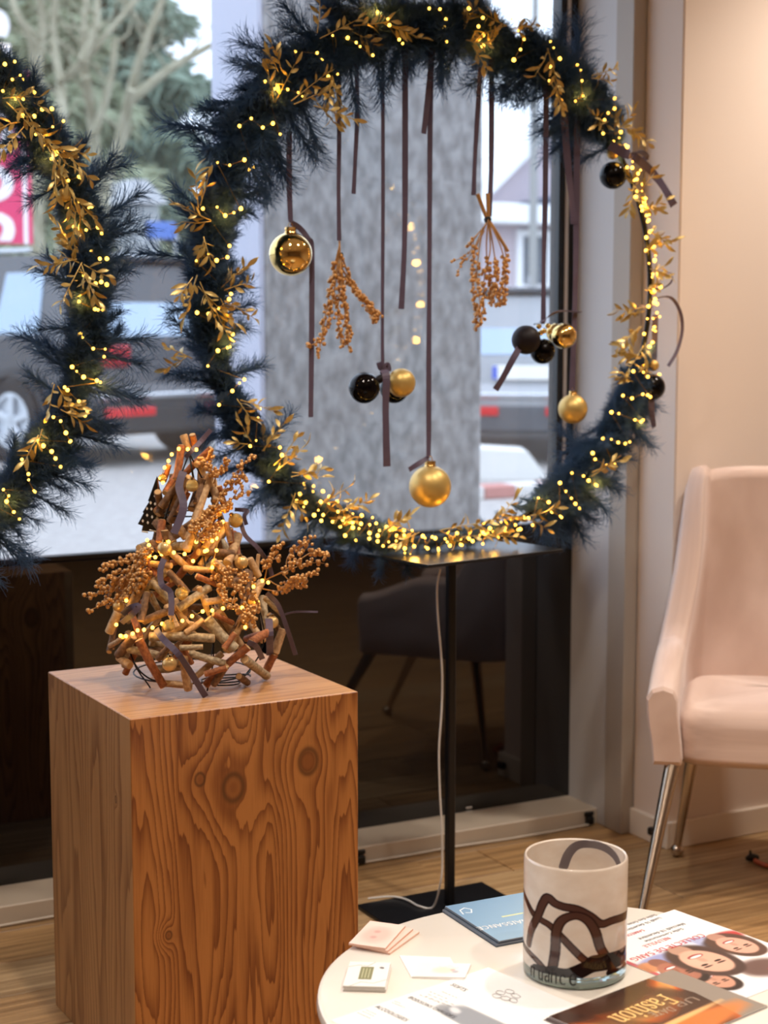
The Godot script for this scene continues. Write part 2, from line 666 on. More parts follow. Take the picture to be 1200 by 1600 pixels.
	put("lower_panel", slab(Vector3(0.40, 0.046, -0.03), Vector3(2.762, 0.842, 0.0), 0.001), M.panel, w)
	put("lower_panel", slab(Vector3(-4.0, 0.046, -0.03), Vector3(0.396, 0.842, 0.0), 0.001), M.panel, w)
	put("pane", slab(Vector3(-4.0, 0.856, -0.022), Vector3(2.73, 2.6, -0.016)), M.glass, w)
	put("frame_post", slab(Vector3(2.705, 0.856, -0.05), Vector3(2.762, 2.62, 0.0), 0.003), M.black, w)
	put("glazing_bead", slab(Vector3(2.722, 0.856, 0.0), Vector3(2.732, 2.62, 0.006), 0.001), M.alu, w)
	put("frame_head", slab(Vector3(-4.0, 2.58, -0.05), Vector3(2.705, 2.62, 0.0), 0.003), M.black, w)
	# reflection low on the dark glass, modelled as two pale solid bars
	var st := thing("panel_reflection", "two tiny pale bars modelled as a reflection low on the dark glass panel", "glint", on_z(733, 1265, 0.0015))
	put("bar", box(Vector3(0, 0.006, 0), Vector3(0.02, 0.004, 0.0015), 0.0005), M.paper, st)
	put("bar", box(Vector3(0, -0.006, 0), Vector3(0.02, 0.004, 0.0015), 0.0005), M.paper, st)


# ---------------------------------------------------------------- cables
func cables() -> void:
	var b := MB.new()
	var p := []
	for k in 40:
		var t := k / 39.0
		p.append(Vector3(lerpf(-3.0, 2.73, t), 0.006, 0.158 + 0.006 * sin(t * 47.0) + 0.004 * sin(t * 113.0)))
	b.tube(pv(p), radii(40, 0.0035, 0.0035), 8)
	tag(put("floor_cable", b.mesh(), M.clear_cable), "thin translucent cable lying along the foot of the window ledge", "cable")
	var q := [[565, 1346, "small black plastic clip on the ledge cable just right of the wooden plinth"], [923, 1284, "small black plastic clip on the ledge cable near the window corner"]]
	for e in q:
		var c := on_z(e[0], e[1], 0.158)
		var o := thing("cable_clip", e[2], "clip", Vector3(c.x, 0, 0.15), "black cable clips")
		put("body", box(Vector3(0, 0.016, 0.004), Vector3(0.022, 0.024, 0.02), 0.004), M.black, o)
		put("tab", box(Vector3(0, 0.034, 0.0), Vector3(0.03, 0.012, 0.008), 0.003), M.black, o)
	var w := MB.new()
	w.rbox(Vector3(0, 0.012, 0), Vector3(0.02, 0.022, 0.03), 0.004)
	tag(put("cable_clip", w.mesh(), M.black, self, Transform3D(Basis.IDENTITY, Vector3(2.772, 0.03, 0.39))), "small black plastic clip on the reveal skirting behind the chair leg", "clip", "black cable clips")
	# white lead that drops from the stand's top plate, down beside the pole and over the base
	var d := MB.new()
	var pts := []
	for e in [[688, 889], [683, 915], [684, 960], [689, 1020], [691, 1060], [690, 1110], [686, 1170], [687, 1230], [690, 1290], [691, 1350], [688, 1380]]:
		pts.append(on_z(e[0], e[1], 0.585))
	for e in [[677, 1417], [655, 1416], [640, 1408], [626, 1403], [608, 1401], [575, 1404]]:
		pts.append(on_y(e[0], e[1], 0.014))
	pts = spline(pts, 6)
	d.tube(pv(pts), radii(pts.size(), 0.0024, 0.0024), 7)
	tag(put("power_lead", d.mesh(), M.cable), "thin white lead hanging down beside the black pole of the stand", "cable")
	# orange-brown lead end at the right edge of the floor
	var o := thing("orange_lead", "short orange lead with a black plug end on the floor at right", "cable", on_y(1172, 1346, 0))
	var ob := MB.new()
	var op := []
	for e in [[1180, 1345], [1190, 1350], [1202, 1353], [1220, 1352], [1245, 1356]]:
		op.append(on_y(e[0], e[1], 0.007) - o.position)
	op = spline(op, 5)
	ob.tube(pv(op), radii(op.size(), 0.007, 0.007), 8)
	put("lead", ob.mesh(), mat(c8(176, 84, 44), 0.5), o)
	var pb := MB.new()
	pb.tube(pv([Vector3(-0.012, 0.009, 0), Vector3(0.002, 0.012, 0), Vector3(0.022, 0.008, 0.004)]), PackedFloat32Array([0.006, 0.011, 0.008]), 8)
	put("plug", pb.mesh(), M.black, o)
	put("prong", box(Vector3(0.0, 0.024, 0), Vector3(0.005, 0.014, 0.005), 0.001), M.black, o)


# ---------------------------------------------------------------- the street
func lathe_mesh(pr: Array, s: int, xf := Transform3D.IDENTITY) -> ArrayMesh:
	var b := MB.new()
	b.lathe(PackedVector2Array(pr), s, xf)
	return b.mesh()


const GY := 0.15


# a car in its own axes: nose towards -z, rear at +z, x to its right
func car(label: String, at: Vector3, heading: float, L: float, W: float, H: float, paint: Color, clad: Color, boxy: float) -> Node3D:
	var o := thing("car", label, "car", at, "cars parked outside")
	o.rotation.y = heading
	var h2 := L / 2
	var belt := H * 0.58
	var body := MB.new()
	var low := [Vector2(-h2, 0.34), Vector2(-h2 + 0.15, 0.24), Vector2(h2 - 0.12, 0.26), Vector2(h2, 0.38), Vector2(h2 + 0.03, 0.62), Vector2(h2 - 0.02, 0.70), Vector2(h2 - 0.06, belt), Vector2(h2 - 1.0, belt + 0.03), Vector2(-h2 + 1.25, belt - 0.02), Vector2(-h2 + 0.3, belt - 0.14), Vector2(-h2 + 0.04, belt - 0.34)]
	var hull := func(b: MB, poly: Array, wf: Callable) -> void:
		var pa := PackedVector2Array(poly)
		var tri := Geometry2D.triangulate_polygon(pa)
		for sg in [-1.0, 1.0]:
			for k in range(0, tri.size(), 3):
				var pts := []
				for e in 3:
					var q := pa[tri[k + e]]
					pts.append(Vector3(sg * wf.call(q), q.y, q.x))
				b.face(pts, Vector3(sg, 0.1, 0))
		var cen := Vector2.ZERO
		for q in pa:
			cen += q / pa.size()
		for k in pa.size():
			var p := pa[k]
			var q := pa[(k + 1) % pa.size()]
			var mid := (p + q) / 2 - cen
			b.face([Vector3(-wf.call(p), p.y, p.x), Vector3(wf.call(p), p.y, p.x), Vector3(wf.call(q), q.y, q.x), Vector3(-wf.call(q), q.y, q.x)], Vector3(0, mid.y, mid.x))
	hull.call(body, low, func(q: Vector2) -> float: return W / 2 - 0.05 * clampf(absf(q.x) - h2 + 0.4, 0, 1) - 0.06 * clampf(0.4 - q.y, 0, 1))
	var paint_m := mat(paint, 0.25, 0.3)
	paint_m.clearcoat_enabled = true
	put("body", body.mesh(), paint_m, o)
	var top := [Vector2(-h2 + 1.25, belt - 0.03), Vector2(-h2 + 2.1, H - 0.06), Vector2(-h2 + 2.7, H), Vector2(h2 - 0.75 + boxy, H - 0.02), Vector2(h2 - 0.28 + boxy, H - 0.1), Vector2(h2 - 0.09, belt)]
	var cab := MB.new()
	var wf2 := func(q: Vector2) -> float: return lerpf(W / 2 - 0.03, W / 2 - 0.24, clampf((q.y - belt) / (H - belt), 0, 1))
	hull.call(cab, top, wf2)
	put("cabin", cab.mesh(), paint_m, o)
	var gm := mat(c8(150, 166, 182), 0.06, 0.85)
	var rail := mat(c8(200, 204, 208), 0.25, 0.9)
	# side windows, rear window
	for sg in [-1.0, 1.0]:
		for z in [[-0.75, 0.12], [0.2, 1.05], [1.12, 1.75]]:
			var b := MB.new()
			var pts := []
			for e in [[z[0], 0.06], [z[1], 0.06], [z[1] - 0.08, 0.9], [z[0] + (0.35 if z[0] < 0 else 0.02), 0.9]]:
				var q := Vector2(e[0], lerpf(belt + 0.03, H - 0.1, e[1]))
				pts.append(Vector3(sg * (wf2.call(q) + 0.006), q.y, q.x))
			b.face(pts, Vector3(sg, 0, 0))
			var in_pts := []
			for q in pts:
				in_pts.append(q - Vector3(sg * 0.02, 0, 0))
			for k in 4:
				b.face([pts[k], pts[(k + 1) % 4], in_pts[(k + 1) % 4], in_pts[k]], pts[k] - (pts[0] + pts[2]) / 2)
			put("side_window", b.mesh(), gm, o)
		put("roof_rail", box(Vector3(sg * (W / 2 - 0.27), H + 0.03, 0.35), Vector3(0.04, 0.04, L * 0.42), 0.01), rail, o)
	var za := h2 - 0.10
	var zb := h2 - 0.30 + boxy
	var yb := H - 0.13
	var rw := MB.new()
	rw.face([Vector3(-W / 2 + 0.16, belt + 0.05, za + 0.012), Vector3(W / 2 - 0.16, belt + 0.05, za + 0.012), Vector3(W / 2 - 0.3, yb, zb + 0.012), Vector3(-W / 2 + 0.3, yb, zb + 0.012)], Vector3(0, 0.3, 1))
	rw.face([Vector3(-W / 2 + 0.16, belt + 0.05, za - 0.02), Vector3(W / 2 - 0.16, belt + 0.05, za - 0.02), Vector3(W / 2 - 0.16, belt + 0.05, za + 0.012), Vector3(-W / 2 + 0.16, belt + 0.05, za + 0.012)], Vector3(0, -1, 0))
	put("rear_window", rw.mesh(), gm, o)
	put("spoiler", box(Vector3(0, H - 0.05, h2 - 0.34 + boxy), Vector3(W - 0.55, 0.05, 0.26), 0.02), mat(clad, 0.4), o)
	put("antenna", box(Vector3(0, H + 0.04, h2 - 0.95), Vector3(0.03, 0.08, 0.16), 0.012), paint_m, o)
	# rear face
	var red := mat(c8(196, 22, 34), 0.2)
	for sg in [-1.0, 1.0]:
		put("tail_light", box(Vector3(sg * (W / 2 - 0.24), belt - 0.11, h2 - 0.03), Vector3(0.46, 0.19, 0.12), 0.03), red, o)
		put("reflector", box(Vector3(sg * (W / 2 - 0.42), 0.47, h2 + 0.04), Vector3(0.56, 0.08, 0.04), 0.01), red, o)
	put("trim_strip", box(Vector3(0, 0.60, h2 + 0.03), Vector3(W - 0.12, 0.05, 0.05), 0.015), rail, o)
	put("bumper", box(Vector3(0, 0.40, h2 - 0.04), Vector3(W - 0.06, 0.26, 0.16), 0.05), mat(clad, 0.55), o)
	if boxy > 0.0:
		put("licence_plate", box(Vector3(0, 0.80, h2 + 0.0), Vector3(0.52, 0.12, 0.03), 0.004), mat(c8(232, 232, 226), 0.4), o)
		put("plate_band", box(Vector3(-0.235, 0.80, h2 + 0.012), Vector3(0.045, 0.112, 0.012), 0.001), mat(c8(40, 84, 190), 0.4), o)
	put("tailpipe", box(Vector3(0.55, 0.30, h2 - 0.02), Vector3(0.18, 0.07, 0.12), 0.02), rail, o)
	# wheels with arches
	var wr := 0.37
	for sg in [-1.0, 1.0]:
		for z in [-h2 + 0.92, h2 - 1.0]:
			var xf := Transform3D(Basis(Vector3(0, 0, 1), -PI / 2 * sg), Vector3(sg * (W / 2 - 0.13), wr, z))
			put("wheel_arch", lathe_mesh([Vector2(0.0, 0.11), Vector2(wr + 0.07, 0.11), Vector2(wr + 0.09, 0.14), Vector2(wr + 0.03, 0.15)], 28, xf), mat(clad, 0.6), o)
			var ty := put("tyre", lathe_mesh([Vector2(wr * 0.66, 0.13), Vector2(wr * 0.7, 0.165), Vector2(wr * 0.95, 0.165), Vector2(wr, 0.13), Vector2(wr, 0.0)], 28, xf), mat(c8(26, 26, 28), 0.85), o)
			var rim := MB.new()
			rim.lathe(PackedVector2Array([Vector2(0.0, 0.135), Vector2(wr * 0.58, 0.135), Vector2(wr * 0.6, 0.17), Vector2(wr * 0.68, 0.17)]), 24, xf)
			for s in 5:
				var a := TAU * s / 5
				rim.rbox(xf * Vector3(cos(a) * wr * 0.32, 0.16, sin(a) * wr * 0.32), Vector3(wr * 0.62, 0.03, 0.07), 0.01, xf.basis * Basis(Vector3.UP, -a))
			put("rim", rim.mesh(), mat(c8(196, 202, 208), 0.3, 0.6), ty)
	return o


func branchy(label: String, called: String, z: float, paths: Array, seed_twigs: int) -> void:
	var o := thing(called, label, "tree", Vector3.ZERO, "bare trees outside")
	var root := on_z(paths[0][0][0], paths[0][0][1], z)
	o.position = Vector3(root.x, GY, z)
	for k in paths.size():
		var b := MB.new()
		var pts := []
		for e in paths[k]:
			pts.append(on_z(e[0], e[1], z + rr(-0.2, 0.2)) - o.position)
		if k == 0:
			pts.push_front(Vector3(0, 0, 0))
		pts = spline(pts, 5)
		var w: float = 0.115 if k == 0 else rr(0.06, 0.08)
		b.tube(pv(pts), radii(pts.size(), w, w * 0.6), 8, true, 0.6)
		# thin side twigs
		for q in seed_twigs:
			var s: Vector3 = pts[rng.randi_range(pts.size() / 3, pts.size() - 1)]
			var dirn := Vector3(rr(-1, 1), rr(0.3, 1.2), rr(-0.6, 0.6)).normalized()
			var tw := [s, s + dirn * 0.35 + Vector3(rr(-0.1, 0.1), 0, 0), s + dirn * 0.8 + Vector3(rr(-0.2, 0.2), rr(0, 0.2), 0)]
			b.tube(pv(tw), PackedFloat32Array([0.022, 0.014, 0.006]), 5)
		put("trunk" if k == 0 else "branch", b.mesh(), M.tree_bark, o)


func evergreen(label: String, x: float, z: float, h: float, r: float, m: Material, n: int) -> void:
	var o := thing("evergreen_tree", label, "tree", Vector3(x, GY, z), "evergreen trees outside")
	var b := MB.new()
	b.tube(pv([Vector3(0, 0, 0), Vector3(0.1, h * 0.5, 0), Vector3(0, h * 0.96, 0)]), PackedFloat32Array([0.22, 0.14, 0.03]), 8)
	put("trunk", b.mesh(), M.tree_bark, o)
	# a tuft: seven short flat shoots
	var tu := MB.new()
	for k in 9:
		var d := Vector3(rr(-1, 1), rr(-0.8, 0.5), rr(-1, 1)).normalized()
		tu.tube(pv([Vector3.ZERO, d * 0.2, d * 0.42 + Vector3(0, -0.06, 0)]), PackedFloat32Array([0.025, 0.05, 0.008]), 4, false)
	var mm := MultiMesh.new()
	mm.transform_format = MultiMesh.TRANSFORM_3D
	mm.mesh = tu.mesh()
	mm.instance_count = n
	for k in n:
		var t := sqrt(rng.randf())
		var y := h * (1.02 - t * 0.92)
		var layer := 0.72 + 0.28 * sin(y * 5.0 + x)
		var rad := r * t * layer * pow(rng.randf(), 0.4)
		var a := rr(0, TAU)
		var bs := Basis.from_euler(Vector3(rr(-0.5, 0.5), rr(0, TAU), rr(-0.5, 0.5))).scaled(Vector3.ONE * rr(0.7, 1.3))
		mm.set_instance_transform(k, Transform3D(bs, Vector3(cos(a) * rad, y, sin(a) * rad)))
	var f := MultiMeshInstance3D.new()
	f.name = "foliage"
	f.multimesh = mm
	f.material_override = m
	f.set_meta("kind", "stuff")
	o.add_child(f, true)


func street() -> void:
	struct("ground", slab(Vector3(-40, -0.2, -70), Vector3(60, GY, -0.32)), M.asphalt, "pale grey forecourt and street outside the window", "ground")
	# concrete pillar with a smooth pale cladding on its left face
	var pz := -2.2
	var pa := on_z(415, 600, pz)
	var pb_ := on_z(752, 600, pz)
	var pc := on_x(343, 600, pa.x)
	var p := struct("pillar", slab(Vector3(pa.x, GY - 0.3, pc.z + 0.01), Vector3(pb_.x, 4.6, pz), 0.006), M.concrete, "square rough grey concrete pillar just outside the window", "pillar")
	put("side_cladding", slab(Vector3(pa.x - 0.022, GY - 0.3, pc.z), Vector3(pa.x - 0.001, 4.6, pz - 0.001), 0.003), M.cladding, p)
	# dark SUV at the left, seen from its rear left
	var a := on_y(140, 735, GY)
	var hd := 0.37
	var bs := Basis(Vector3.UP, hd)
	var c := a + bs * Vector3(1.0, 0, -2.45)
	car("dark grey SUV outside the window seen from its rear left corner", Vector3(c.x, GY, c.z), hd, 4.9, 2.0, 1.82, c8(40, 43, 50), c8(28, 30, 34), 0.0)
	# silver hatchback right of the pillar
	var a2 := on_y(815, 728, GY)
	var hd2 := -0.62
	var c2 := a2 + Basis(Vector3.UP, hd2) * Vector3(0.0, 0, -2.1)
	car("silver grey hatchback outside, seen between pillar and window frame", Vector3(c2.x, GY, c2.z), hd2, 4.2, 1.8, 1.55, c8(150, 154, 158), c8(70, 74, 80), 0.05)
	# white block modelled as bumper reflection, brick-red kerb line in front of it
	var k := on_y(770, 745, GY)
	var kb := MB.new()
	kb.prism(PackedVector2Array([Vector2(-0.7, 0), Vector2(0.42, 0), Vector2(0.25, 0.22), Vector2(-0.7, 0.28)]), 0.5, Transform3D(Basis(Vector3.UP, -0.45), k))
	tag(put("bumper_reflection", kb.mesh(), mat(c8(214, 214, 210), 0.8)), "low white block modelled as a reflection on the bumper of the silver hatchback", "kerb")
	var ke := thing("kerb_strip", "long low kerb of red and white stones beyond the forecourt", "kerb", Vector3.ZERO)
	var kz := on_y(800, 778, GY).z
	for q in 26:
		var x := 4.4 + q * 0.26
		put("kerb_stone", slab(Vector3(x, GY, kz - 0.2), Vector3(x + 0.255, GY + 0.09, kz), 0.01), mat(c8(206, 204, 200), 0.8) if q % 2 == 0 else mat(c8(176, 120, 112), 0.8), ke)
	# gabled house
	var hz := -17.0
	var hs := thing("gabled_house", "white gabled house across the street right of the pillar", "house", on_z(880, 600, hz))
	hs.position.y = GY
	var wl := []
	for e in [[700, 345], [752, 300], [880, 163], [960, 85], [1090, 240], [1090, 345]]:
		var q := on_z(e[0], e[1], hz) - hs.position
		wl.append(Vector2(q.x, q.y))
	var x0: float = wl[0].x
	var x1: float = wl[5].x
	var gb := MB.new()
	gb.prism(PackedVector2Array([Vector2(x0, 0), wl[0], wl[1], wl[2], wl[3], wl[4], wl[5], Vector2(x1, 0)]), 0.4)
	put("wall", gb.mesh(), mat(c8(188, 178, 186), 0.85), hs)
	for e in [[0, 3], [3, 5]]:
		var v0: Vector2 = wl[e[0]]
		var v1: Vector2 = wl[e[1]]
		var dd := (v1 - v0)
		var b2 := Basis(Vector3(0, 0, 1), dd.angle())
		put("verge_board", box(Vector3((v0.x + v1.x) / 2, (v0.y + v1.y) / 2, 0.15) + b2 * Vector3(0, 0.1, 0), Vector3(dd.length() + 0.4, 0.28, 0.6), 0.02, b2), mat(c8(240, 244, 246), 0.7), hs)
	var fy := (on_z(800, 338, hz) - hs.position).y
	put("fascia", box(Vector3((x0 + x1) / 2, fy, 0.5), Vector3(x1 - x0 + 0.3, 0.28, 0.3), 0.02), mat(c8(240, 244, 246), 0.7), hs)
	var rf := MB.new()
	var r0 := on_z(778, 326, hz) - hs.position
	var r1 := on_z(884, 300, hz) - hs.position
	rf.prism(PackedVector2Array([Vector2(r0.x, fy + 0.15), Vector2(x1, fy + 0.15), Vector2(x1, r1.y + 0.5), Vector2(r1.x, r1.y)]), 0.5, Transform3D(Basis.IDENTITY, Vector3(0, 0, 0.4)))
	put("porch_roof", rf.mesh(), mat(c8(84, 94, 112), 0.8), hs)
	for e in [[803, 370, 838, 445], [856, 368, 884, 455]]:
		var a0 := on_z(e[0], e[1], hz) - hs.position
		var a1 := on_z(e[2], e[3], hz) - hs.position
		var wn := put("window", slab(Vector3(a0.x - 0.1, a1.y - 0.1, 0.16), Vector3(a1.x + 0.1, a0.y + 0.1, 0.26), 0.02), mat(c8(240, 242, 244), 0.6), hs)
		put("pane", slab(Vector3(a0.x, a1.y, 0.25), Vector3(a1.x, a0.y, 0.275)), mat(c8(70, 84, 96), 0.3), wn)
	# lamp post
	var lp := on_z(831, 560, -15.2)
	var pb := MB.new()
	pb.tube(pv([Vector3(0, 0, 0), Vector3(0, 3.0, 0), Vector3(0, 6.5, 0)]), PackedFloat32Array([0.065, 0.055, 0.045]), 14)
	tag(put("street_pole", pb.mesh(), mat(c8(148, 150, 148), 0.5), self, Transform3D(Basis.IDENTITY, Vector3(lp.x, GY, lp.z))), "slim pale grey street pole in front of the gabled house", "pole")
	# tall pink sale flag at the far left
	var fz := -8.6
	var f0 := on_z(-52, 380, fz)
	var f1 := on_z(45, 112, fz)
	var fo := thing("sale_flag", "tall pink sale flag with white vertical letters at the left edge", "flag", Vector3(f0.x, GY, fz))
	var fw := f1.x - f0.x
	var y0 := f0.y - GY
	var y1 := f1.y - GY
	var fm := mat(c8(226, 62, 112), 0.7)
	fm.backlight_enabled = true
	fm.backlight = Color(0.5, 0.4, 0.45)
	put("cloth", slab(Vector3(0, y0, -0.008), Vector3(fw * 0.86, y1, 0.008), 0.002), fm, fo)
	var wm := mat(c8(240, 236, 238), 0.7)
	put("edge_band", slab(Vector3(fw * 0.86, y0, -0.008), Vector3(fw * 0.93, y1, 0.008), 0.002), wm, fo)
	put("edge_band", slab(Vector3(fw * 0.93, y0, -0.008), Vector3(fw, y1, 0.008), 0.002), fm, fo)
	var bs_ := (y1 - y0)
	letters("SOLDES", fo.position + Vector3(fw * 0.72, y0 + 0.02, 0.012), fo.position + Vector3(fw * 0.72, y0 + bs_ * 1.35, 0.012), Vector3(0, 0, 1), wm, fo, "Droid Sans", 1.5, 0.004, true)
	for s in 3:
		put("stripe", slab(Vector3(fw * (0.45 + 0.16 * s), y0 + bs_ * 0.62, 0.008), Vector3(fw * (0.52 + 0.16 * s), y1, 0.013), 0.001), wm, fo)
	var pl := MB.new()
	pl.rod(Vector3(-0.03, 0, 0), Vector3(-0.03, y1 + 0.1, 0), 0.025, 10)
	put("pole", pl.mesh(), mat(c8(180, 184, 186), 0.4, 0.6), fo)
	# small roof and blue board beyond the SUV
	var hut := thing("small_hut", "small grey-roofed hut in the distance between the trees", "house", on_z(206, 345, -23.0))
	hut.position.y = GY
	var ha := on_z(163, 322, -23.0) - hut.position
	var hb := on_z(238, 322, -23.0) - hut.position
	var hp := on_z(180, 285, -23.0) - hut.position
	var hr := MB.new()
	hr.prism(PackedVector2Array([Vector2(ha.x, ha.y), Vector2(hb.x, hb.y), Vector2(hp.x + 0.25, hp.y), Vector2(hp.x, hp.y)]), 1.6)
	put("roof", hr.mesh(), mat(c8(190, 194, 198), 0.7), hut)
	put("wall", slab(Vector3(ha.x + 0.2, 0, -0.7), Vector3(hb.x - 0.15, ha.y - 0.01, 0.7)), mat(c8(160, 166, 168), 0.8), hut)
	var sa := on_z(228, 346, -16.0)
	var sb := on_z(274, 374, -16.0)
	var sg := thing("blue_board", "small blue street board beyond the roof of the SUV", "sign", Vector3((sa.x + sb.x) / 2, GY, -16.0))
	put("board", slab(Vector3(sa.x - sg.position.x, sb.y - GY, -0.03), Vector3(sb.x - sg.position.x, sa.y - GY, 0.03), 0.01), mat(c8(84, 118, 190), 0.5), sg)
	for s in [-0.2, 0.2]:
		var sp := MB.new()
		sp.rod(Vector3(s, 0, 0), Vector3(s, sb.y - GY + 0.05, 0), 0.03)
		put("post", sp.mesh(), rail_m(), sg)
	# bare trees in front, evergreens behind
	branchy("bare forked tree outside, nearest the pink flag", "bare_tree", -18.0, [[[97, 330], [96, 190], [95, 128]], [[95, 128], [84, 60], [88, -20]], [[95, 128], [130, 95], [165, 55], [225, -15]], [[128, 97], [150, 40], [152, -20]]], 4)
	branchy("bare leaning tree outside, right of the forked one", "bare_tree", -19.0, [[[160, 330], [186, 225], [205, 140]], [[205, 140], [226, 70], [262, -20]], [[200, 160], [262, 110], [330, 70]]], 4)
	branchy("thin pale bare tree between the forked and the leaning one", "bare_tree", -20.0, [[[152, 330], [146, 210], [134, 120]], [[134, 120], [130, 60], [138, -20]], [[147, 210], [172, 130], [180, 60]]], 3)
	branchy("bare tree at the top left corner behind the flag", "bare_tree", -19.5, [[[58, 330], [60, 150], [50, 60]], [[50, 60], [26, 20], [14, -20]], [[58, 120], [66, 40], [62, -20]]], 3)
	var ev := [["broad grey-green evergreen behind the bare trees", 165, -28.0, 13.0, 3.3, 0, 3200], ["grey-green evergreen at the left edge behind the flag", 20, -30.0, 14.0, 3.1, 1, 2600], ["olive evergreen between the two taller evergreens", 95, -25.0, 8.0, 2.6, 1, 2200], ["low evergreen right of the leaning bare tree", 250, -29.0, 5.2, 2.4, 0, 1500]]
	for e in ev:
		var q := on_z(e[1], 400, e[2])
		evergreen(e[0], q.x, e[2], e[3], e[4], M.needle if e[5] == 0 else M.needle_b, e[6])


func rail_m() -> Material:
	if not M.has("rail"):
		M.rail = mat(c8(180, 184, 186), 0.4, 0.6)
	return M.rail


# ---------------------------------------------------------------- wreaths
# one pampas plume: stem along +y, soft strands that leave it forwards and sideways
func plume_mesh(length: float, spread: float, n: int, droop: float) -> ArrayMesh:
	var b := MB.new()
	var bend := Vector3(rr(-0.2, 0.2), 0, rr(-0.2, 0.2)) * length
	b.tube(pv([Vector3.ZERO, Vector3(0, length * 0.5, 0) + bend * 0.3, Vector3(0, length, 0) + bend]), PackedFloat32Array([0.0022, 0.0016, 0.0006]), 5)
	for k in n:
		var t := pow(rng.randf(), 0.8)
		var s := Vector3(0, length * t, 0) + bend * t * t
		var a := rr(0, TAU)
		var o := Vector3(cos(a), 0, sin(a))
		var l := spread * rr(0.55, 1.15) * (1.0 - 0.45 * t)
		var fwd := rr(0.6, 1.4)
		var d := (o * rr(0.25, 0.75) + Vector3(0, fwd, 0)).normalized()
		var cur := Vector3(rr(-1, 1), rr(-0.6, 0.3), rr(-1, 1)) * 0.75 + Vector3(0, -droop, 0) + o * 0.2
		var p0 := s
		var p1 := s + d * l * 0.4
		var p2 := p1 + (d + cur * 0.45).normalized() * l * 0.35
		var p3 := p2 + (d + cur).normalized() * l * 0.3
		b.tube(pv([p0, p1, p2, p3]), PackedFloat32Array([0.0006, 0.0005, 0.0004, 0.00018]), 3, false)
		# fine side barbs give the wisps their frayed edge
		if k % 2 == 0:
			var q := p1.lerp(p2, rng.randf())
			var dd := (d + Vector3(rr(-1, 1), rr(-0.4, 0.6), rr(-1, 1)) * 0.7).normalized()
			b.tube(pv([q, q + dd * l * 0.16, q + (dd + cur * 0.4).normalized() * l * 0.34]), PackedFloat32Array([0.0005, 0.0004, 0.00015]), 3, false)
	return b.mesh()


# lens-shaped leaf along +y, folded along its midrib
func leaf_mesh(l: float, w: float, curl: float) -> ArrayMesh:
	var b := MB.new()
	for side in [1.0, -1.0]:
		var p := PackedVector3Array()
		var prof := [0.06, 0.62, 1.0, 0.78, 0.04]
		for r in 5:
			var t := r / 4.0
			for c in [-1.0, 0.0, 1.0]:
				p.append(Vector3(c * w * 0.5 * prof[r], l * t, -curl * t * t * l + absf(c) * w * 0.16 * prof[r] + side * 0.0004 * (1.0 - absf(c))))
		b.grid(p, 3, 5, side > 0)
	return b.mesh()


# a leafy sprig: stem along +y with paired leaves. Single leaves are children where they are large enough to pick out.
func sprig(parent: Node3D, at: Vector3, dir: Vector3, face: Vector3, l: float, n: int, single: bool) -> void:
	var y := dir.normalized()
	var z := (face - y * face.dot(y)).normalized()
	var xf := Transform3D(Basis(y.cross(z), y, z), at)
	var b := MB.new()
	var bend := rr(-0.2, 0.2) * l
	b.tube(pv([Vector3.ZERO, Vector3(bend * 0.3, l * 0.5, 0.004), Vector3(bend, l, 0)]), PackedFloat32Array([0.0014, 0.0011, 0.0006]), 5)
	var places := []
	for k in n:
		var t := 0.22 + 0.78 * float(k) / (n - 1)
		var sd := -1.0 if k % 2 == 0 else 1.0
		var ang := sd * (0.65 if k < n - 1 else 0.05) + rr(-0.15, 0.15)
		var bs := Basis(Vector3(0, 0, 1), -ang) * Basis(Vector3(0, 1, 0), rr(-1.1, 1.1)) * Basis(Vector3(1, 0, 0), rr(-0.8, 0.8))
		places.append(Transform3D(bs.scaled(Vector3.ONE * rr(0.8, 1.2)), Vector3(bend * t * t, l * t, 0.002)))
	if single:
		var o := put("leaf_sprig", b.mesh(), M.leaf, parent, xf)
		for q in places:
			put("leaf", M.leaf_mesh[rng.randi() % 3], M.leaf, o, q)
	else:
		for q in places:
			var lm: ArrayMesh = M.leaf_mesh[rng.randi() % 3]
			var arr := lm.surface_get_arrays(0)
			var b0 := b.v.size()
			for e in arr[Mesh.ARRAY_VERTEX].size():
				b.add(q * arr[Mesh.ARRAY_VERTEX][e], (q.basis * arr[Mesh.ARRAY_NORMAL][e]).normalized())
			for e in arr[Mesh.ARRAY_INDEX]:
				b.i.append(b0 + e)
		put("leaf_sprig", b.mesh(), M.leaf, parent, xf)


func ring_pt(cx: float, cy: float, r: float, th: float) -> Vector3:
	return Vector3(cx + r * cos(th), cy + r * sin(th), 0)


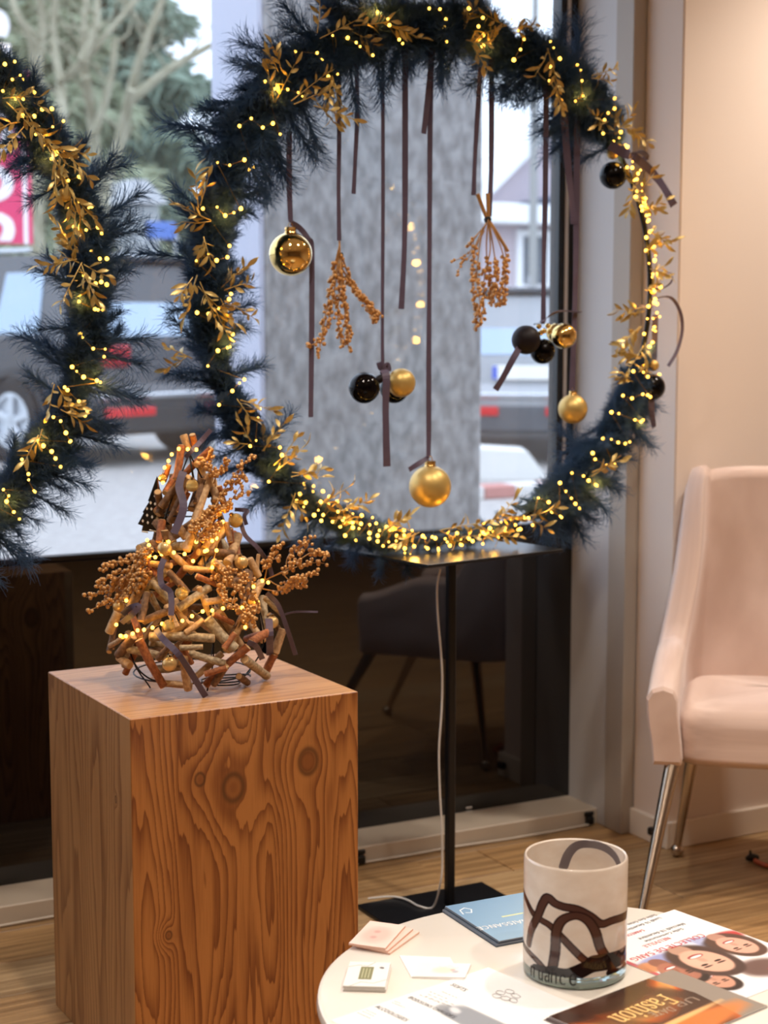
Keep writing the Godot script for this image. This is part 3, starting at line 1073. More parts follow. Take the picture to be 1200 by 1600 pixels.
# plume zones: [from degree, to degree, plumes, tangent share (+ counter-clockwise), outward min, outward max, scale]
func wreath(label: String, cx: float, cy: float, r: float, zones: Array, sprigs: Array, a0: float, a1: float) -> Node3D:
	var o := thing("feather_wreath", label, "wreath", Vector3(cx, cy - r, RZ), "pampas wreaths on the window stands")
	var c := Vector3(0, r, 0)
	var hp := []
	for k in 97:
		hp.append(c + ring_pt(0, 0, r, TAU * k / 96))
	var hb := MB.new()
	hb.tube(pv(hp), radii(97, 0.0065, 0.0065), 10, false)
	put("hoop", hb.mesh(), M.hoop, o)
	for z in zones:
		var cb := MB.new()
		var cpnt := []
		var cr := PackedFloat32Array()
		var m := int((z[1] - z[0]) / 4.0) + 3
		for k in m:
			var t := float(k) / (m - 1)
			cpnt.append(c + ring_pt(0, 0, r + rr(-0.004, 0.004), deg_to_rad(lerpf(z[0], z[1], t))))
			cr.append(0.02 * z[6] * rr(0.85, 1.15) * (0.3 if k == 0 or k == m - 1 else 1.0))
		cb.tube(pv(cpnt), cr, 12)
		put("plume_core", cb.mesh(), M.core, o)
		# soft short fluff all round the core
		var mm := MultiMesh.new()
		mm.transform_format = MultiMesh.TRANSFORM_3D
		mm.mesh = M.tufts[rng.randi() % M.tufts.size()]
		var cnt := int((z[1] - z[0]) * (17.0 if z[6] > 0.6 else 8.0))
		mm.instance_count = cnt
		for k in cnt:
			var t := rng.randf()
			var th := deg_to_rad(lerpf(z[0], z[1], t))
			var fade := clampf(minf(t, 1.0 - t) * (z[1] - z[0]) / 5.0, 0.45, 1.0)
			var out := Vector3(cos(th), sin(th), 0)
			var tan_ := Vector3(-sin(th), cos(th), 0)
			var a := rr(0, TAU)
			var rad := out * cos(a) + Vector3(0, 0, sin(a))
			var d: Vector3 = (rad + tan_ * z[3] * rr(0.2, 1.5) + Vector3(rr(-1, 1), rr(-1, 1), rr(-1, 1)) * 0.4).normalized()
			mm.set_instance_transform(k, Transform3D(basis_y(d).scaled(Vector3.ONE * z[6] * fade * rr(0.65, 1.3)), c + out * r + rad * 0.014 * z[6]))
		var fz := MultiMeshInstance3D.new()
		fz.name = numbered("pampas_fluff", o)
		fz.multimesh = mm
		fz.material_override = M.plume
		fz.set_meta("kind", "stuff")
		o.add_child(fz, true)
		for k in z[2]:
			var th := deg_to_rad(lerpf(z[0], z[1], (k + rng.randf()) / z[2]))
			var out := Vector3(cos(th), sin(th), 0)
			var tan_ := Vector3(-sin(th), cos(th), 0)
			var d: Vector3 = (tan_ * z[3] * rr(0.7, 1.2) + out * rr(z[4], z[5]) + Vector3(0, 0, rr(-0.45, 0.5))).normalized()
			var s: float = z[6] * rr(0.8, 1.2)
			var x := d.cross(Vector3(0, 0, 1)).normalized()
			var bs := Basis(x, d, x.cross(d)) * Basis(Vector3.UP, rr(0, TAU))
			put("pampas_plume", M.plumes[rng.randi() % M.plumes.size()], M.plume, o, Transform3D(bs.scaled(Vector3.ONE * s), c + out * (r + rr(-0.014, 0.014)) - d * 0.06 * s + Vector3(0, 0, rr(-0.02, 0.015))))
			# looser wisps that stand off to either side
			if k % 3 < 2:
				var e := d.lerp(out * (1.0 if rng.randf() < z[7] else -1.0), rr(0.35, 0.85)) + Vector3(0, -0.15, rr(-0.3, 0.3))
				e = e.normalized()
				x = e.cross(Vector3(0, 0, 1)).normalized()
				bs = Basis(x, e, x.cross(e)) * Basis(Vector3.UP, rr(0, TAU))
				put("pampas_wisp", M.wisps[rng.randi() % M.wisps.size()], M.plume, o, Transform3D(bs.scaled(Vector3.ONE * z[6] * rr(0.8, 1.2)), c + out * (r + rr(-0.01, 0.01)) + Vector3(0, 0, rr(-0.03, 0.01))))
	for s in sprigs:
		var p := on_z(s[0], s[1], RZ + s[4]) - o.position
		var a := deg_to_rad(s[2])
		var d := Vector3(cos(a), sin(a), rr(-0.1, 0.35))
		sprig(o, p, d, Vector3(-0.2, 0.05, 1) + Vector3(rr(-0.5, 0.5), rr(-0.5, 0.5), 0), s[3] / 660.0, s[5], s[5] >= 8)
		var a2 := a + rr(-0.9, 0.9)
		sprig(o, p + Vector3(rr(-0.012, 0.012), rr(-0.012, 0.012), rr(-0.012, 0.0)), Vector3(cos(a2), sin(a2), rr(-0.1, 0.3)), Vector3(-0.2, 0.05, 1) + Vector3(rr(-0.6, 0.6), rr(-0.6, 0.6), 0), s[3] / 660.0 * rr(0.55, 0.9), 6, false)
	return o


# light string wound round a path; runs: [from deg, to deg, bulbs, winding radius, turns]
func fairy_lights(label: String, cx: float, cy: float, r: float, runs: Array, lamp_every: int) -> void:
	var o := thing("fairy_lights", label, "string lights", Vector3(cx, cy - r, RZ), "fairy lights wound on the wreaths")
	var c := Vector3(0, r, 0)
	var wire := []
	var spots := []
	for u in runs:
		var turns := int(u[4])
		var per := int(round(float(u[2]) / turns))
		for q in turns:
			for j in per:
				# each turn crosses the room side of the garland once, from one edge to the other
				var f := (j + 0.5) / per
				var ph := lerpf(-1.35, 1.35, f) + rr(-0.12, 0.12)
				var th := deg_to_rad(lerpf(u[0], u[1], (q + 0.5 * f + rr(-0.16, 0.16)) / turns))
				var out := Vector3(cos(th), sin(th), 0)
				var p: Vector3 = c + out * (r + u[3] * sin(ph) + rr(-0.009, 0.009)) + Vector3(0, 0, u[3] * (0.25 + 0.75 * cos(ph)) + 0.01 + rr(-0.005, 0.006))
				wire.append(p)
				spots.append(p)
	var wb := MB.new()
	wb.tube(pv(wire), radii(wire.size(), 0.0006, 0.0006), 4, false)
	put("wire", wb.mesh(), M.wire, o)
	for k in spots.size():
		put("bulb", M.bulb_mesh, M.bulb, o, Transform3D(Basis.from_scale(Vector3.ONE * rr(0.6, 1.35)), spots[k] + Vector3(0, 0, 0.003)))
		if k % lamp_every == 0:
			bulb_light(o.position + spots[k] + Vector3(0, 0, 0.004))


func bulb_light(p: Vector3, e := 0.006) -> void:
	var l := OmniLight3D.new()
	l.name = numbered("fairy_bulb_glow", self)
	l.light_color = Color(1.0, 0.74, 0.3)
	l.light_energy = e
	l.omni_range = 12.0
	l.omni_attenuation = 2.0
	l.light_size = 0.004
	l.shadow_enabled = true
	l.position = p
	add_child(l)


func stands_and_wreaths() -> void:
	M.plumes = []
	for k in 5:
		M.plumes.append(plume_mesh(0.15, 0.052, 400, 0.1 + 0.08 * k))
	M.tufts = []
	for k in 3:
		var tf := MB.new()
		for q in 34:
			var d := (Vector3(0, 1, 0) + Vector3(rr(-1, 1), 0, rr(-1, 1)) * 0.75).normalized()
			var cv := Vector3(rr(-1, 1), rr(-0.6, 0.2), rr(-1, 1)) * 0.8
			var l := rr(0.022, 0.05)
			var p1 := d * l * 0.4
			var p2 := p1 + (d + cv * 0.5).normalized() * l * 0.35
			tf.tube(pv([Vector3.ZERO, p1, p2, p2 + (d + cv).normalized() * l * 0.3]), PackedFloat32Array([0.0006, 0.0005, 0.00038, 0.00015]), 3, false)
		M.tufts.append(tf.mesh())
	M.wisps = []
	for k in 5:
		M.wisps.append(plume_mesh(0.115, 0.08, 135, 0.15 + 0.1 * k))
	M.leaf_mesh = [leaf_mesh(0.028, 0.010, 0.2), leaf_mesh(0.023, 0.0095, -0.35), leaf_mesh(0.032, 0.009, 0.4)]
	var bb := MB.new()
	bb.ball(Vector3.ZERO, 0.0036, 8, 6)
	M.bulb_mesh = bb.mesh()
	# the stand
	var s := thing("display_stand", "black metal stand with square top plate and floor plate under the whole wreath", "stand", Vector3(2.035, 0, 0.55))
	put("base_plate", box(Vector3(-0.02, 0.005, 0.06), Vector3(0.36, 0.01, 0.34), 0.002), M.steel, s)
	put("pole", box(Vector3(0, 0.446, 0), Vector3(0.021, 0.872, 0.021), 0.003), M.steel, s)
	var tb := Basis(Vector3.UP, 0.17)
	put("top_plate", box(Vector3(0.0, 0.886, -0.04), Vector3(0.42, 0.008, 0.40), 0.001, tb), M.steel, s)
	# its twin carries the other wreath, just outside the picture
	var s2 := s.duplicate()
	s2.name = numbered("display_stand", self)
	s2.position = Vector3(0.57, 0, 0.55)
	add_child(s2, true)
	tag(s2, "black metal stand under the wreath cut off at the left edge", "stand")
	var zones := [[36.0, 72.0, 32, 0.9, -0.6, 0.4, 1.12, 0.3], [72.0, 104.0, 28, 0.9, -0.5, 0.45, 1.15, 0.45], [104.0, 150.0, 40, 0.8, -0.45, 0.65, 1.18, 0.55], [150.0, 200.0, 32, -0.9, -0.4, 0.5, 0.92, 0.55], [200.0, 236.0, 24, -0.9, -0.35, 0.45, 0.82, 0.6], [236.0, 262.0, 13, -0.8, -0.2, 0.7, 0.72, 0.95], [262.0, 292.0, 7, -0.9, -0.1, 0.3, 0.45, 0.6], [294.0, 320.0, 18, 0.6, -0.1, 0.9, 0.95, 0.95], [320.0, 344.0, 16, -0.7, -0.2, 0.7, 0.85, 0.85]]
	# sprigs: px, py, direction, length in px, distance before the ring plane, leaves
	var sp := [[455, 158, 38, 75, 0.06, 9], [430, 160, 70, 60, 0.05, 8], [500, 60, 25, 70, 0.06, 9], [552, 40, 5, 60, 0.05, 8], [605, 36, -20, 55, 0.05, 8], [490, 165, -12, 60, 0.06, 9], [520, 120, -75, 60, 0.05, 8], [738, 70, -60, 42, 0.06, 8], [790, 40, 200, 55, 0.06, 9], [725, 45, 70, 35, 0.05, 6], [800, 45, 10, 40, 0.05, 6], [855, 75, -75, 60, 0.06, 9], [865, 120, -80, 55, 0.05, 8], [925, 118, 15, 42, 0.06, 8], [950, 190, 200, 30, 0.05, 6], [975, 195, -40, 50, 0.05, 8], [962, 210, 60, 45, 0.05, 8], [990, 290, 250, 50, 0.03, 8], [1000, 300, 60, 40, 0.03, 6], [1005, 330, 30, 42, 0.03, 6], [1012, 360, -20, 36, 0.03, 6], [1015, 390, 20, 40, 0.03, 6], [1016, 420, -30, 36, 0.03, 6], [1014, 450, 30, 32, 0.03, 6], [1010, 480, 190, 60, 0.03, 8], [1000, 510, 215, 60, 0.04, 9], [1005, 540, 235, 55, 0.04, 8], [998, 560, 150, 40, 0.04, 6], [985, 590, 170, 40, 0.04, 6], [925, 738, 20, 62, 0.07, 9], [828, 806, 12, 45, 0.07, 8], [690, 828, 12, 70, 0.04, 9], [730, 832, 18, 70, 0.05, 9], [760, 836, -10, 60, 0.05, 9], [770, 815, 30, 55, 0.04, 8], [655, 832, 190, 45, 0.04, 6], [392, 690, 120, 30, 0.05, 6], [410, 705, 60, 50, 0.04, 6], [432, 735, 30, 60, 0.05, 8], [455, 745, 10, 55, 0.05, 8], [462, 770, 250, 65, 0.06, 9], [500, 790, 40, 55, 0.05, 8], [530, 800, 20, 50, 0.05, 8], [560, 815, 160, 40, 0.05, 6], [600, 828, 30, 45, 0.05, 6], [310, 325, 100, 50, 0.06, 9], [330, 345, 160, 50, 0.05, 8], [318, 370, 270, 40, 0.05, 6], [308, 430, 250, 60, 0.06, 9], [312, 440, 285, 60, 0.06, 9], [345, 450, 50, 48, 0.05, 8], [350, 470, -20, 55, 0.05, 8], [335, 480, -70, 42, 0.05, 6], [375, 625, -20, 50, 0.05, 6], [440, 110, 110, 40, 0.04, 6], [300, 560, 160, 40, 0.02, 6]]
	wreath("large round navy feather wreath, the whole one on the black stand", 2.012, 1.509, 0.597, zones, sp, 0, 360)
	fairy_lights("warm fairy lights wound along the whole round wreath", 2.012, 1.509, 0.597, [[-14.0, 40.0, 64, 0.014, 16.0], [42.0, 100.0, 30, 0.042, 6.0], [104.0, 200.0, 50, 0.046, 10.0], [200.0, 228.0, 12, 0.04, 3.0], [229.0, 262.0, 56, 0.03, 14.0], [263.0, 294.0, 40, 0.016, 10.0], [296.0, 344.0, 36, 0.046, 8.0]], 14)
	var zones2 := [[20.0, 62.0, 24, 0.7, -0.8, 0.4, 0.95, 0.25], [-20.0, 24.0, 30, 0.9, -0.4, 0.55, 1.0, 0.7], [-62.0, -18.0, 26, 0.8, -0.3, 0.7, 0.95, 0.8]]
	var sp2 := [[10, 160, -40, 60, 0.05, 9], [25, 150, -70, 55, 0.05, 8], [40, 195, 230, 55, 0.05, 8], [60, 205, -60, 60, 0.06, 9], [75, 230, -70, 62, 0.06, 9], [100, 235, -50, 50, 0.05, 8], [85, 250, 260, 60, 0.06, 9], [110, 300, -60, 45, 0.05, 8], [118, 330, 260, 50, 0.05, 8], [120, 405, 200, 50, 0.06, 9], [128, 410, 240, 70, 0.06, 9], [125, 420, -60, 50, 0.06, 8], [112, 390, 120, 40, 0.05, 6], [85, 600, 250, 42, 0.05, 8], [95, 640, -30, 40, 0.05, 6], [60, 680, 230, 40, 0.05, 6]]
	wreath("navy feather wreath cut off by the left edge of the picture", 0.555, 1.505, 0.597, zones2, sp2, -70, 70)
	fairy_lights("warm fairy lights on the cut-off wreath at the left edge", 0.555, 1.505, 0.597, [[62.0, 30.0, 36, 0.03, 9.0], [28.0, -8.0, 28, 0.03, 7.0], [-10.0, -58.0, 36, 0.038, 8.0]], 12)
	tag(put("round_bauble", ball_mesh(0.014), M.gold_satin, self, Transform3D(Basis.IDENTITY, on_z(100, 305, RZ + 0.05))), "small satin gold bauble nestled on the left cut-off wreath", "bauble")


func ball_mesh(r: float, s := 20) -> ArrayMesh:
	var b := MB.new()
	b.ball(Vector3.ZERO, r, s, int(s * 0.6))
	return b.mesh()


# ---------------------------------------------------------------- things that hang in the wreath
func strip(parent: Node3D, px: Array, w0: float, called := "ribbon", z := RZ, th := 0.0008, turn := 0.0) -> void:
	var w := w0 * 1.45
	var pts := []
	for e in px:
		pts.append(on_z(e[0], e[1], z + (e[2] if e.size() > 2 else 0.0)) - parent.position)
	if pts.size() > 2:
		pts = spline(pts, 5)
	var wd := PackedVector3Array()
	for k in pts.size():
		var d: Vector3 = (pts[mini(k + 1, pts.size() - 1)] - pts[maxi(k - 1, 0)]).normalized()
		var side := d.cross(Vector3(0, 0, 1))
		if side.length() < 0.05:
			side = Vector3.RIGHT
		wd.append(side.normalized().rotated(d, turn + 0.22 + 0.3 * sin(k * 0.45)))
	var b := MB.new()
	b.band(pv(pts), wd, w, th)
	put(called, b.mesh(), M.ribbon, parent)


func knot(parent: Node3D, px: float, py: float, r: float, z := RZ) -> void:
	var b := MB.new()
	b.ball(on_z(px, py, z) - parent.position, r, 10, 6, Vector3(1.1, 0.8, 0.8))
	put("knot", b.mesh(), M.ribbon, parent)


func bauble(label: String, px: float, py: float, rpx: float, m: Material, top: Array, tail: Array, w := 0.0085) -> Node3D:
	var p := on_z(px, py, RZ)
	var dist := (p - EYE).dot(-cam_basis.z)
	var r := rpx * dist / FOCAL
	var o := thing("hanging_bauble", label, "bauble", p, "baubles hung in the whole wreath")
	put("ball", ball_mesh(r, 40), m, o)
	put("cap", lathe_mesh([Vector2(0.0, r * 1.24), Vector2(r * 0.25, r * 1.22), Vector2(r * 0.28, r * 1.1), Vector2(r * 0.25, r * 1.05), Vector2(r * 0.28, r * 1.0), Vector2(r * 0.3, r * 0.93)], 18), M.gold_cap, o)
	var lp := MB.new()
	var q := []
	for k in 9:
		var a := PI * k / 8
		q.append(Vector3(cos(a) * r * 0.12, r * 1.22 + sin(a) * r * 0.22, 0))
	lp.tube(pv(q), radii(9, 0.0009, 0.0009), 6)
	put("loop", lp.mesh(), M.gold_cap, o)
	strip(o, top, w, "ribbon")
	knot(o, top[-1][0], top[-1][1], w * 0.42)
	if tail.size():
		strip(o, tail, w, "ribbon_tail")
	return o


# berries on a twig, appended to builders: stem along the spline, berries round its outer part
func berry_run(tw: MB, be: MB, pts: Array, n: int, from_t: float, spread: float, br: float, sr: float) -> void:
	var s := spline(pts, 6)
	tw.tube(pv(s), radii(s.size(), sr, sr * 0.5), 6)
	for k in n:
		var t := lerpf(from_t, 1.0, (k + rng.randf() * 0.8) / n)
		var f := t * (s.size() - 1)
		var i0 := mini(int(f), s.size() - 2)
		var p: Vector3 = s[i0].lerp(s[i0 + 1], f - i0)
		var d := Vector3(rr(-1, 1), rr(-1, 1), rr(-1, 1)).normalized()
		var q := p + d * spread * rr(0.5, 1.0)
		be.ball(q, br * rr(0.8, 1.15), 7, 5)
		if k % 3 == 0:
			tw.tube(pv([p, q]), PackedFloat32Array([sr * 0.5, sr * 0.35]), 4, false)


func hanging() -> void:
	bauble("shiny mirror gold bauble, the leftmost hung in the wreath", 454, 397, 34, M.gold, [[452, 205], [452, 290], [454, 346]], [[455, 348], [468, 356], [482, 374, 0.004], [487, 392], [487, 520], [485.5, 652]])
	bauble("satin gold bauble hung lowest at the middle of the wreath", 672, 760, 33, M.gold_satin, [[675, 55], [672, 200], [671, 400], [670, 560], [670, 660], [669.5, 714]], [[669, 716], [658, 722], [639, 734]])
	bauble("satin gold bauble in front of the black window post", 895, 639, 23, M.gold_satin, [[902, 150], [901, 300], [899, 450], [894, 610]], [], 0.0105)
	# clusters of three
	var c := thing("bauble_cluster", "cluster of two black baubles and one satin gold one on a ribbon", "bauble cluster", on_z(600, 602, RZ), "bauble clusters hung in the wreath")
	for e in [[569, 606, 24, 0.0, "gloss_black"], [616, 607, 23, -0.02, "gloss_black"], [627, 598, 22, 0.018, "gold_satin"]]:
		put("ball", ball_mesh(e[2] * 4.0 / FOCAL, 36), M[e[4]], c, Transform3D(Basis.IDENTITY, on_z(e[0], e[1], RZ + e[3]) - c.position))
	put("cap", lathe_mesh([Vector2(0, 0.01), Vector2(0.009, 0.01), Vector2(0.01, 0), Vector2(0.009, -0.006)], 14, Transform3D(Basis(Vector3(0, 0, 1), -1.1), on_z(592, 593, RZ) - c.position)), M.matt_black, c)
	strip(c, [[598, 95], [598.5, 300], [597.5, 500], [598, 582]], 0.006)
	strip(c, [[600, 578, 0.03], [604, 592, 0.045], [602.5, 640, 0.04], [604.5, 729, 0.03]], 0.012, "ribbon_tail")
	strip(c, [[592, 566], [596, 576], [606, 570], [607, 580]], 0.009, "bow")
	knot(c, 598, 582, 0.007)
	var d := thing("bauble_cluster", "cluster of dark plum, black and shiny gold baubles right of the pillar", "bauble cluster", on_z(850, 530, RZ), "bauble clusters hung in the wreath")
	for e in [[822, 531, 22.5, 0.02, "matt_black"], [848, 549, 20, 0.0, "gloss_black"], [881, 525, 20, 0.022, "gold"], [868, 520, 15, -0.01, "gold"]]:
		put("ball", ball_mesh(e[2] * 4.1 / FOCAL, 36), M[e[4]], d, Transform3D(Basis.IDENTITY, on_z(e[0], e[1], RZ + e[3]) - d.position))
	for e in [[842, 510], [850, 517], [856, 509], [845, 520], [859, 518]]:
		put("bead", ball_mesh(0.0068, 14), M.gold, d, Transform3D(Basis.IDENTITY, on_z(e[0], e[1], RZ + 0.03) - d.position))
	strip(d, [[853.5, 115], [852, 300], [849.5, 420], [849, 502]], 0.009)
	strip(d, [[834, 507, 0.02], [848, 502, 0.03], [862, 491, 0.04], [880, 486, 0.03], [907, 488, 0.0]], 0.008, "bow", RZ, 0.0008, 0.9)
	strip(d, [[812, 543, 0.03], [801, 562, 0.03], [786, 590, 0.02], [774, 609, 0.01]], 0.011, "ribbon_tail")
	knot(d, 848, 503, 0.007)
	# bunches of gold berries, stems up
	var g := thing("berry_bunch", "bunch of gold berry twigs hung upside down over the pillar's left half", "dried bunch", on_z(530, 395, RZ), "berry bunches hung in the wreath")
	var tw := MB.new()
	var be := MB.new()
	for e in [[[530, 372], [533, 430], [538, 480], [545, 548]], [[530, 385], [524, 440], [516, 490], [500, 530], [478, 542]], [[531, 390], [530, 450], [528, 500], [534, 540]], [[532, 395], [537, 450], [542, 500], [546, 530]], [[534, 400], [552, 448], [568, 470], [592, 500]], [[534, 420], [556, 450], [576, 478], [588, 502]], [[529, 390], [520, 430], [511, 480], [497, 557]], [[534, 430], [548, 445], [570, 468], [596, 492]]]:
		var pts := []
		for q in e:
			pts.append(on_z(q[0], q[1], RZ + rr(-0.02, 0.02)) - g.position)
		berry_run(tw, be, pts, 46, 0.16, 0.009, 0.0046, 0.0024)
	put("twig", tw.mesh(), M.berry_twig, g)
	put("berry", be.mesh(), M.berry, g).set_meta("kind", "stuff")
	put("tie", lathe_mesh([Vector2(0.007, -0.006), Vector2(0.009, 0.0), Vector2(0.007, 0.006)], 12, Transform3D(Basis.IDENTITY, on_z(531, 399, RZ) - g.position)), M.black, g)
	strip(g, [[529, 92], [530, 200], [529, 300], [530, 376]], 0.007)
	var h := thing("berry_bunch", "bunch of gold berry twigs hung at the right edge of the pillar", "dried bunch", on_z(762, 343, RZ), "berry bunches hung in the wreath")
	var tw2 := MB.new()
	var be2 := MB.new()
	for e in [[[746, 303], [761, 343]], [[762, 302], [763, 343]]]:
		tw2.tube(pv([on_z(e[0][0], e[0][1], RZ) - h.position, on_z(e[1][0], e[1][1], RZ) - h.position]), PackedFloat32Array([0.0052, 0.0042]), 7)
	tw2.tube(pv([on_z(763, 343, RZ) - h.position, on_z(794, 393, RZ + 0.01) - h.position]), PackedFloat32Array([0.0045, 0.004]), 7)
	for e in [[[762, 343], [752, 370], [745, 430], [750, 480], [740, 515]], [[763, 345], [766, 390], [757, 430], [756, 470], [752, 510]], [[764, 345], [772, 395], [776, 430], [771, 470]], [[764, 345], [784, 390], [790, 430], [786, 478]], [[763, 343], [760, 390], [766, 440], [768, 475]], [[762, 345], [748, 372], [742, 392], [738, 450], [745, 490]], [[765, 346], [784, 375], [791, 410], [782, 450], [776, 480]]]:
		var pts := []
		for q in e:
			pts.append(on_z(q[0], q[1], RZ + rr(-0.02, 0.02)) - h.position)
		berry_run(tw2, be2, pts, 40, 0.42, 0.008, 0.0046, 0.002)
	for e in [[[760, 350], [742, 372], [735, 392], [705, 411]], [[757, 360], [738, 395], [722, 412], [712, 432]], [[757, 356], [740, 372], [730, 385]]]:
		var pts := []
		for q in e:
			pts.append(on_z(q[0], q[1], RZ + rr(-0.01, 0.03)) - h.position)
		berry_run(tw2, be2, pts, 9, 0.5, 0.004, 0.0038, 0.0016)
	put("twig", tw2.mesh(), M.berry_twig, h)
	put("berry", be2.mesh(), M.berry, h).set_meta("kind", "stuff")
	put("tie", lathe_mesh([Vector2(0.007, -0.007), Vector2(0.0095, 0.0), Vector2(0.007, 0.007)], 12, Transform3D(Basis.IDENTITY, on_z(762, 343, RZ) - h.position)), M.black, h)
	strip(h, [[768, 90], [768, 200], [767, 280], [764, 338]], 0.009)
	# loose ribbon ends
	for e in [["loose dark ribbon end hanging left of the centre, second from the left", [[557, 92], [558, 180], [555, 250], [552.5, 303]], 0.007], ["long loose dark ribbon hanging left of the lowest gold bauble", [[633, 60], [633, 250], [632, 380], [627, 483]], 0.0095], ["short broad loose ribbon end beside the lowest bauble's ribbon", [[677, 55, 0.01], [672, 120, 0.012], [662, 209, 0.01]], 0.0095], ["faint loose ribbon over the right edge of the concrete pillar", [[751, 105], [746, 180], [742, 250], [740, 305]], 0.008], ["slanting dark ribbon meeting the window post from the left", [[880, 150], [885, 230], [893, 310], [897, 350]], 0.012]]:
		var o := thing("loose_ribbon", e[0], "ribbon", on_z(e[1][0][0], e[1][0][1], RZ), "loose ribbons in the wreath")
		strip(o, e[1], e[2])
	# on the bare part of the hoop
	var k := thing("hoop_bauble", "glossy black bauble tied with a bow to the upper right of the hoop", "bauble", on_z(958, 274, RZ), "baubles tied to the hoop")
	put("ball", ball_mesh(21.5 * 4.15 / FOCAL, 36), M.gloss_black, k)
	put("small_ball", ball_mesh(9.0 * 4.15 / FOCAL, 24), M.gold_satin, k, Transform3D(Basis.IDENTITY, on_z(957, 240, RZ + 0.01) - k.position))
	strip(k, [[953, 226, 0.03], [968, 236, 0.035], [984, 242, 0.04]], 0.016, "bow")
	strip(k, [[984, 242, 0.035], [1000, 237, 0.03], [1011, 245, 0.0], [1000, 250, 0.0], [986, 244, 0.03]], 0.009, "bow", RZ, 0.0008, 0.5)
	strip(k, [[990, 244, 0.035], [1012, 262, 0.03], [1034, 288, 0.025], [1053, 321, 0.02]], 0.014, "ribbon_tail")
	knot(k, 986, 243, 0.009, RZ + 0.03)
	var m := thing("hoop_bauble", "glossy black bauble at the lower right of the hoop beside gold beads", "bauble", on_z(1019, 605, RZ), "baubles tied to the hoop")
	put("ball", ball_mesh(21.0 * 4.2 / FOCAL, 36), M.gloss_black, m)
	put("small_ball", ball_mesh(9.0 * 4.2 / FOCAL, 24), M.gold_satin, m, Transform3D(Basis.IDENTITY, on_z(1021, 571, RZ + 0.01) - m.position))
	put("small_ball", ball_mesh(9.0 * 4.2 / FOCAL, 24), M.gold, m, Transform3D(Basis.IDENTITY, on_z(1004, 577, RZ + 0.02) - m.position))
	strip(m, [[1018, 620, 0.01], [1018.5, 645, 0.01], [1022, 668, 0.0]], 0.010, "ribbon_tail")
	strip(m, [[1024, 492], [1023, 530], [1022, 566]], 0.010, "ribbon")
	var n := thing("loose_ribbon", "thin curling dark ribbon looped on the right of the hoop", "ribbon", on_z(1020, 480, RZ), "loose ribbons in the wreath")
	strip(n, [[1018, 452], [1036, 450], [1049, 440], [1050, 428], [1044, 426]], 0.006, "ribbon", RZ, 0.0008, 0.6)
	strip(n, [[1018, 468], [1046, 464], [1062, 485], [1066, 515], [1058, 548], [1044, 572]], 0.006, "ribbon", RZ, 0.0008, 0.6)
	strip(n, [[1020, 480], [1004, 478], [994, 484], [996, 493]], 0.005, "ribbon", RZ, 0.0008, 0.6)


# ---------------------------------------------------------------- wooden plinth
const PX0 := 1.012
const PX1 := 1.484
const PZ0 := 0.655
const PZ1 := 1.130


func panel(a: Vector3, b: Vector3, u0: int, m: Material, parent: Node3D, called: String, side := 0) -> void:
	# board between corners a and b; the printed face maps the texture over axis u0 (across) and the remaining one (along)
	var mb := MB.new()
	mb.rbox((a + b) / 2, (b - a).abs(), 0.0012)
	for k in mb.v.size():
		var q := mb.v[k] - a
		var s := (b - a)
		var along := 1 if u0 != 1 else 2
		if side == 1:
			along = 2
		mb.t[k] = Vector2(q[u0] / s[u0], 1.0 - q[along] / s[along])
	for k in mb.v.size():
		mb.v[k] -= parent.position
	put(called, mb.mesh(), m, parent)


func plinth() -> void:
	var o := thing("wooden_plinth", "square knotty softwood plinth carrying the twig tree", "plinth", Vector3((PX0 + PX1) / 2, 0, (PZ0 + PZ1) / 2))
	o.rotation.y = 0.018
	var early := c8(178, 116, 60)
	var late := c8(112, 60, 26)
	var w := PX1 - PX0
	var kn := [[0.135, 0.13, 0.0095], [0.203, 0.155, 0.02], [0.362, 0.125, 0.019], [0.068, 0.42, 0.006]]
	var front := tmat(wood(560, 840, w, PL_Y, early, late, 5, kn, 62.0, 1.0), 0.38)
	var left := tmat(wood(420, 640, w, PL_Y, c8(180, 132, 82), c8(122, 78, 42), 17, [[0.39, 0.17, 0.005]], 52.0, 0.55, 0.25), 0.5)
	var topm := tmat(wood(420, 420, w, w, c8(196, 148, 102), c8(150, 100, 62), 27, [], 60.0, 0.5, 0.3), 0.34)
	var t := 0.024
	panel(Vector3(PX0 + 0.0008, 0, PZ1 - t), Vector3(PX1 - 0.0008, PL_Y - 0.0006, PZ1), 0, front, o, "side_panel")
	panel(Vector3(PX0, 0, PZ0 + 0.001), Vector3(PX0 + t, PL_Y - 0.0006, PZ1 - 0.0012), 2, left, o, "side_panel")
	panel(Vector3(PX1 - t, 0, PZ0 + 0.001), Vector3(PX1, PL_Y - 0.0006, PZ1 - 0.0012), 2, left, o, "side_panel")
	panel(Vector3(PX0 + t, 0, PZ0), Vector3(PX1 - t, PL_Y - 0.0006, PZ0 + t), 0, front, o, "side_panel")
	# the top: its grain runs along x, so x is the long axis of the picture
	var mb := MB.new()
	mb.rbox(Vector3(0, PL_Y - 0.006, 0), Vector3(w - 0.002, 0.012, PZ1 - PZ0 - 0.002), 0.0015)
	for k in mb.v.size():
		mb.t[k] = Vector2(mb.v[k].z / w + 0.5, mb.v[k].x / w + 0.5)
	put("top_panel", mb.mesh(), topm, o)


# ---------------------------------------------------------------- tree of twigs on the plinth
const TC := Vector3(1.235, 0.716, 0.89)


# half width of the tree's cone at a height above the plinth
func cone_r(h: float) -> float:
	if h < 0.10:
		return lerpf(0.128, 0.168, h / 0.10)
	return lerpf(0.168, 0.018, clampf((h - 0.10) / 0.37, 0, 1))


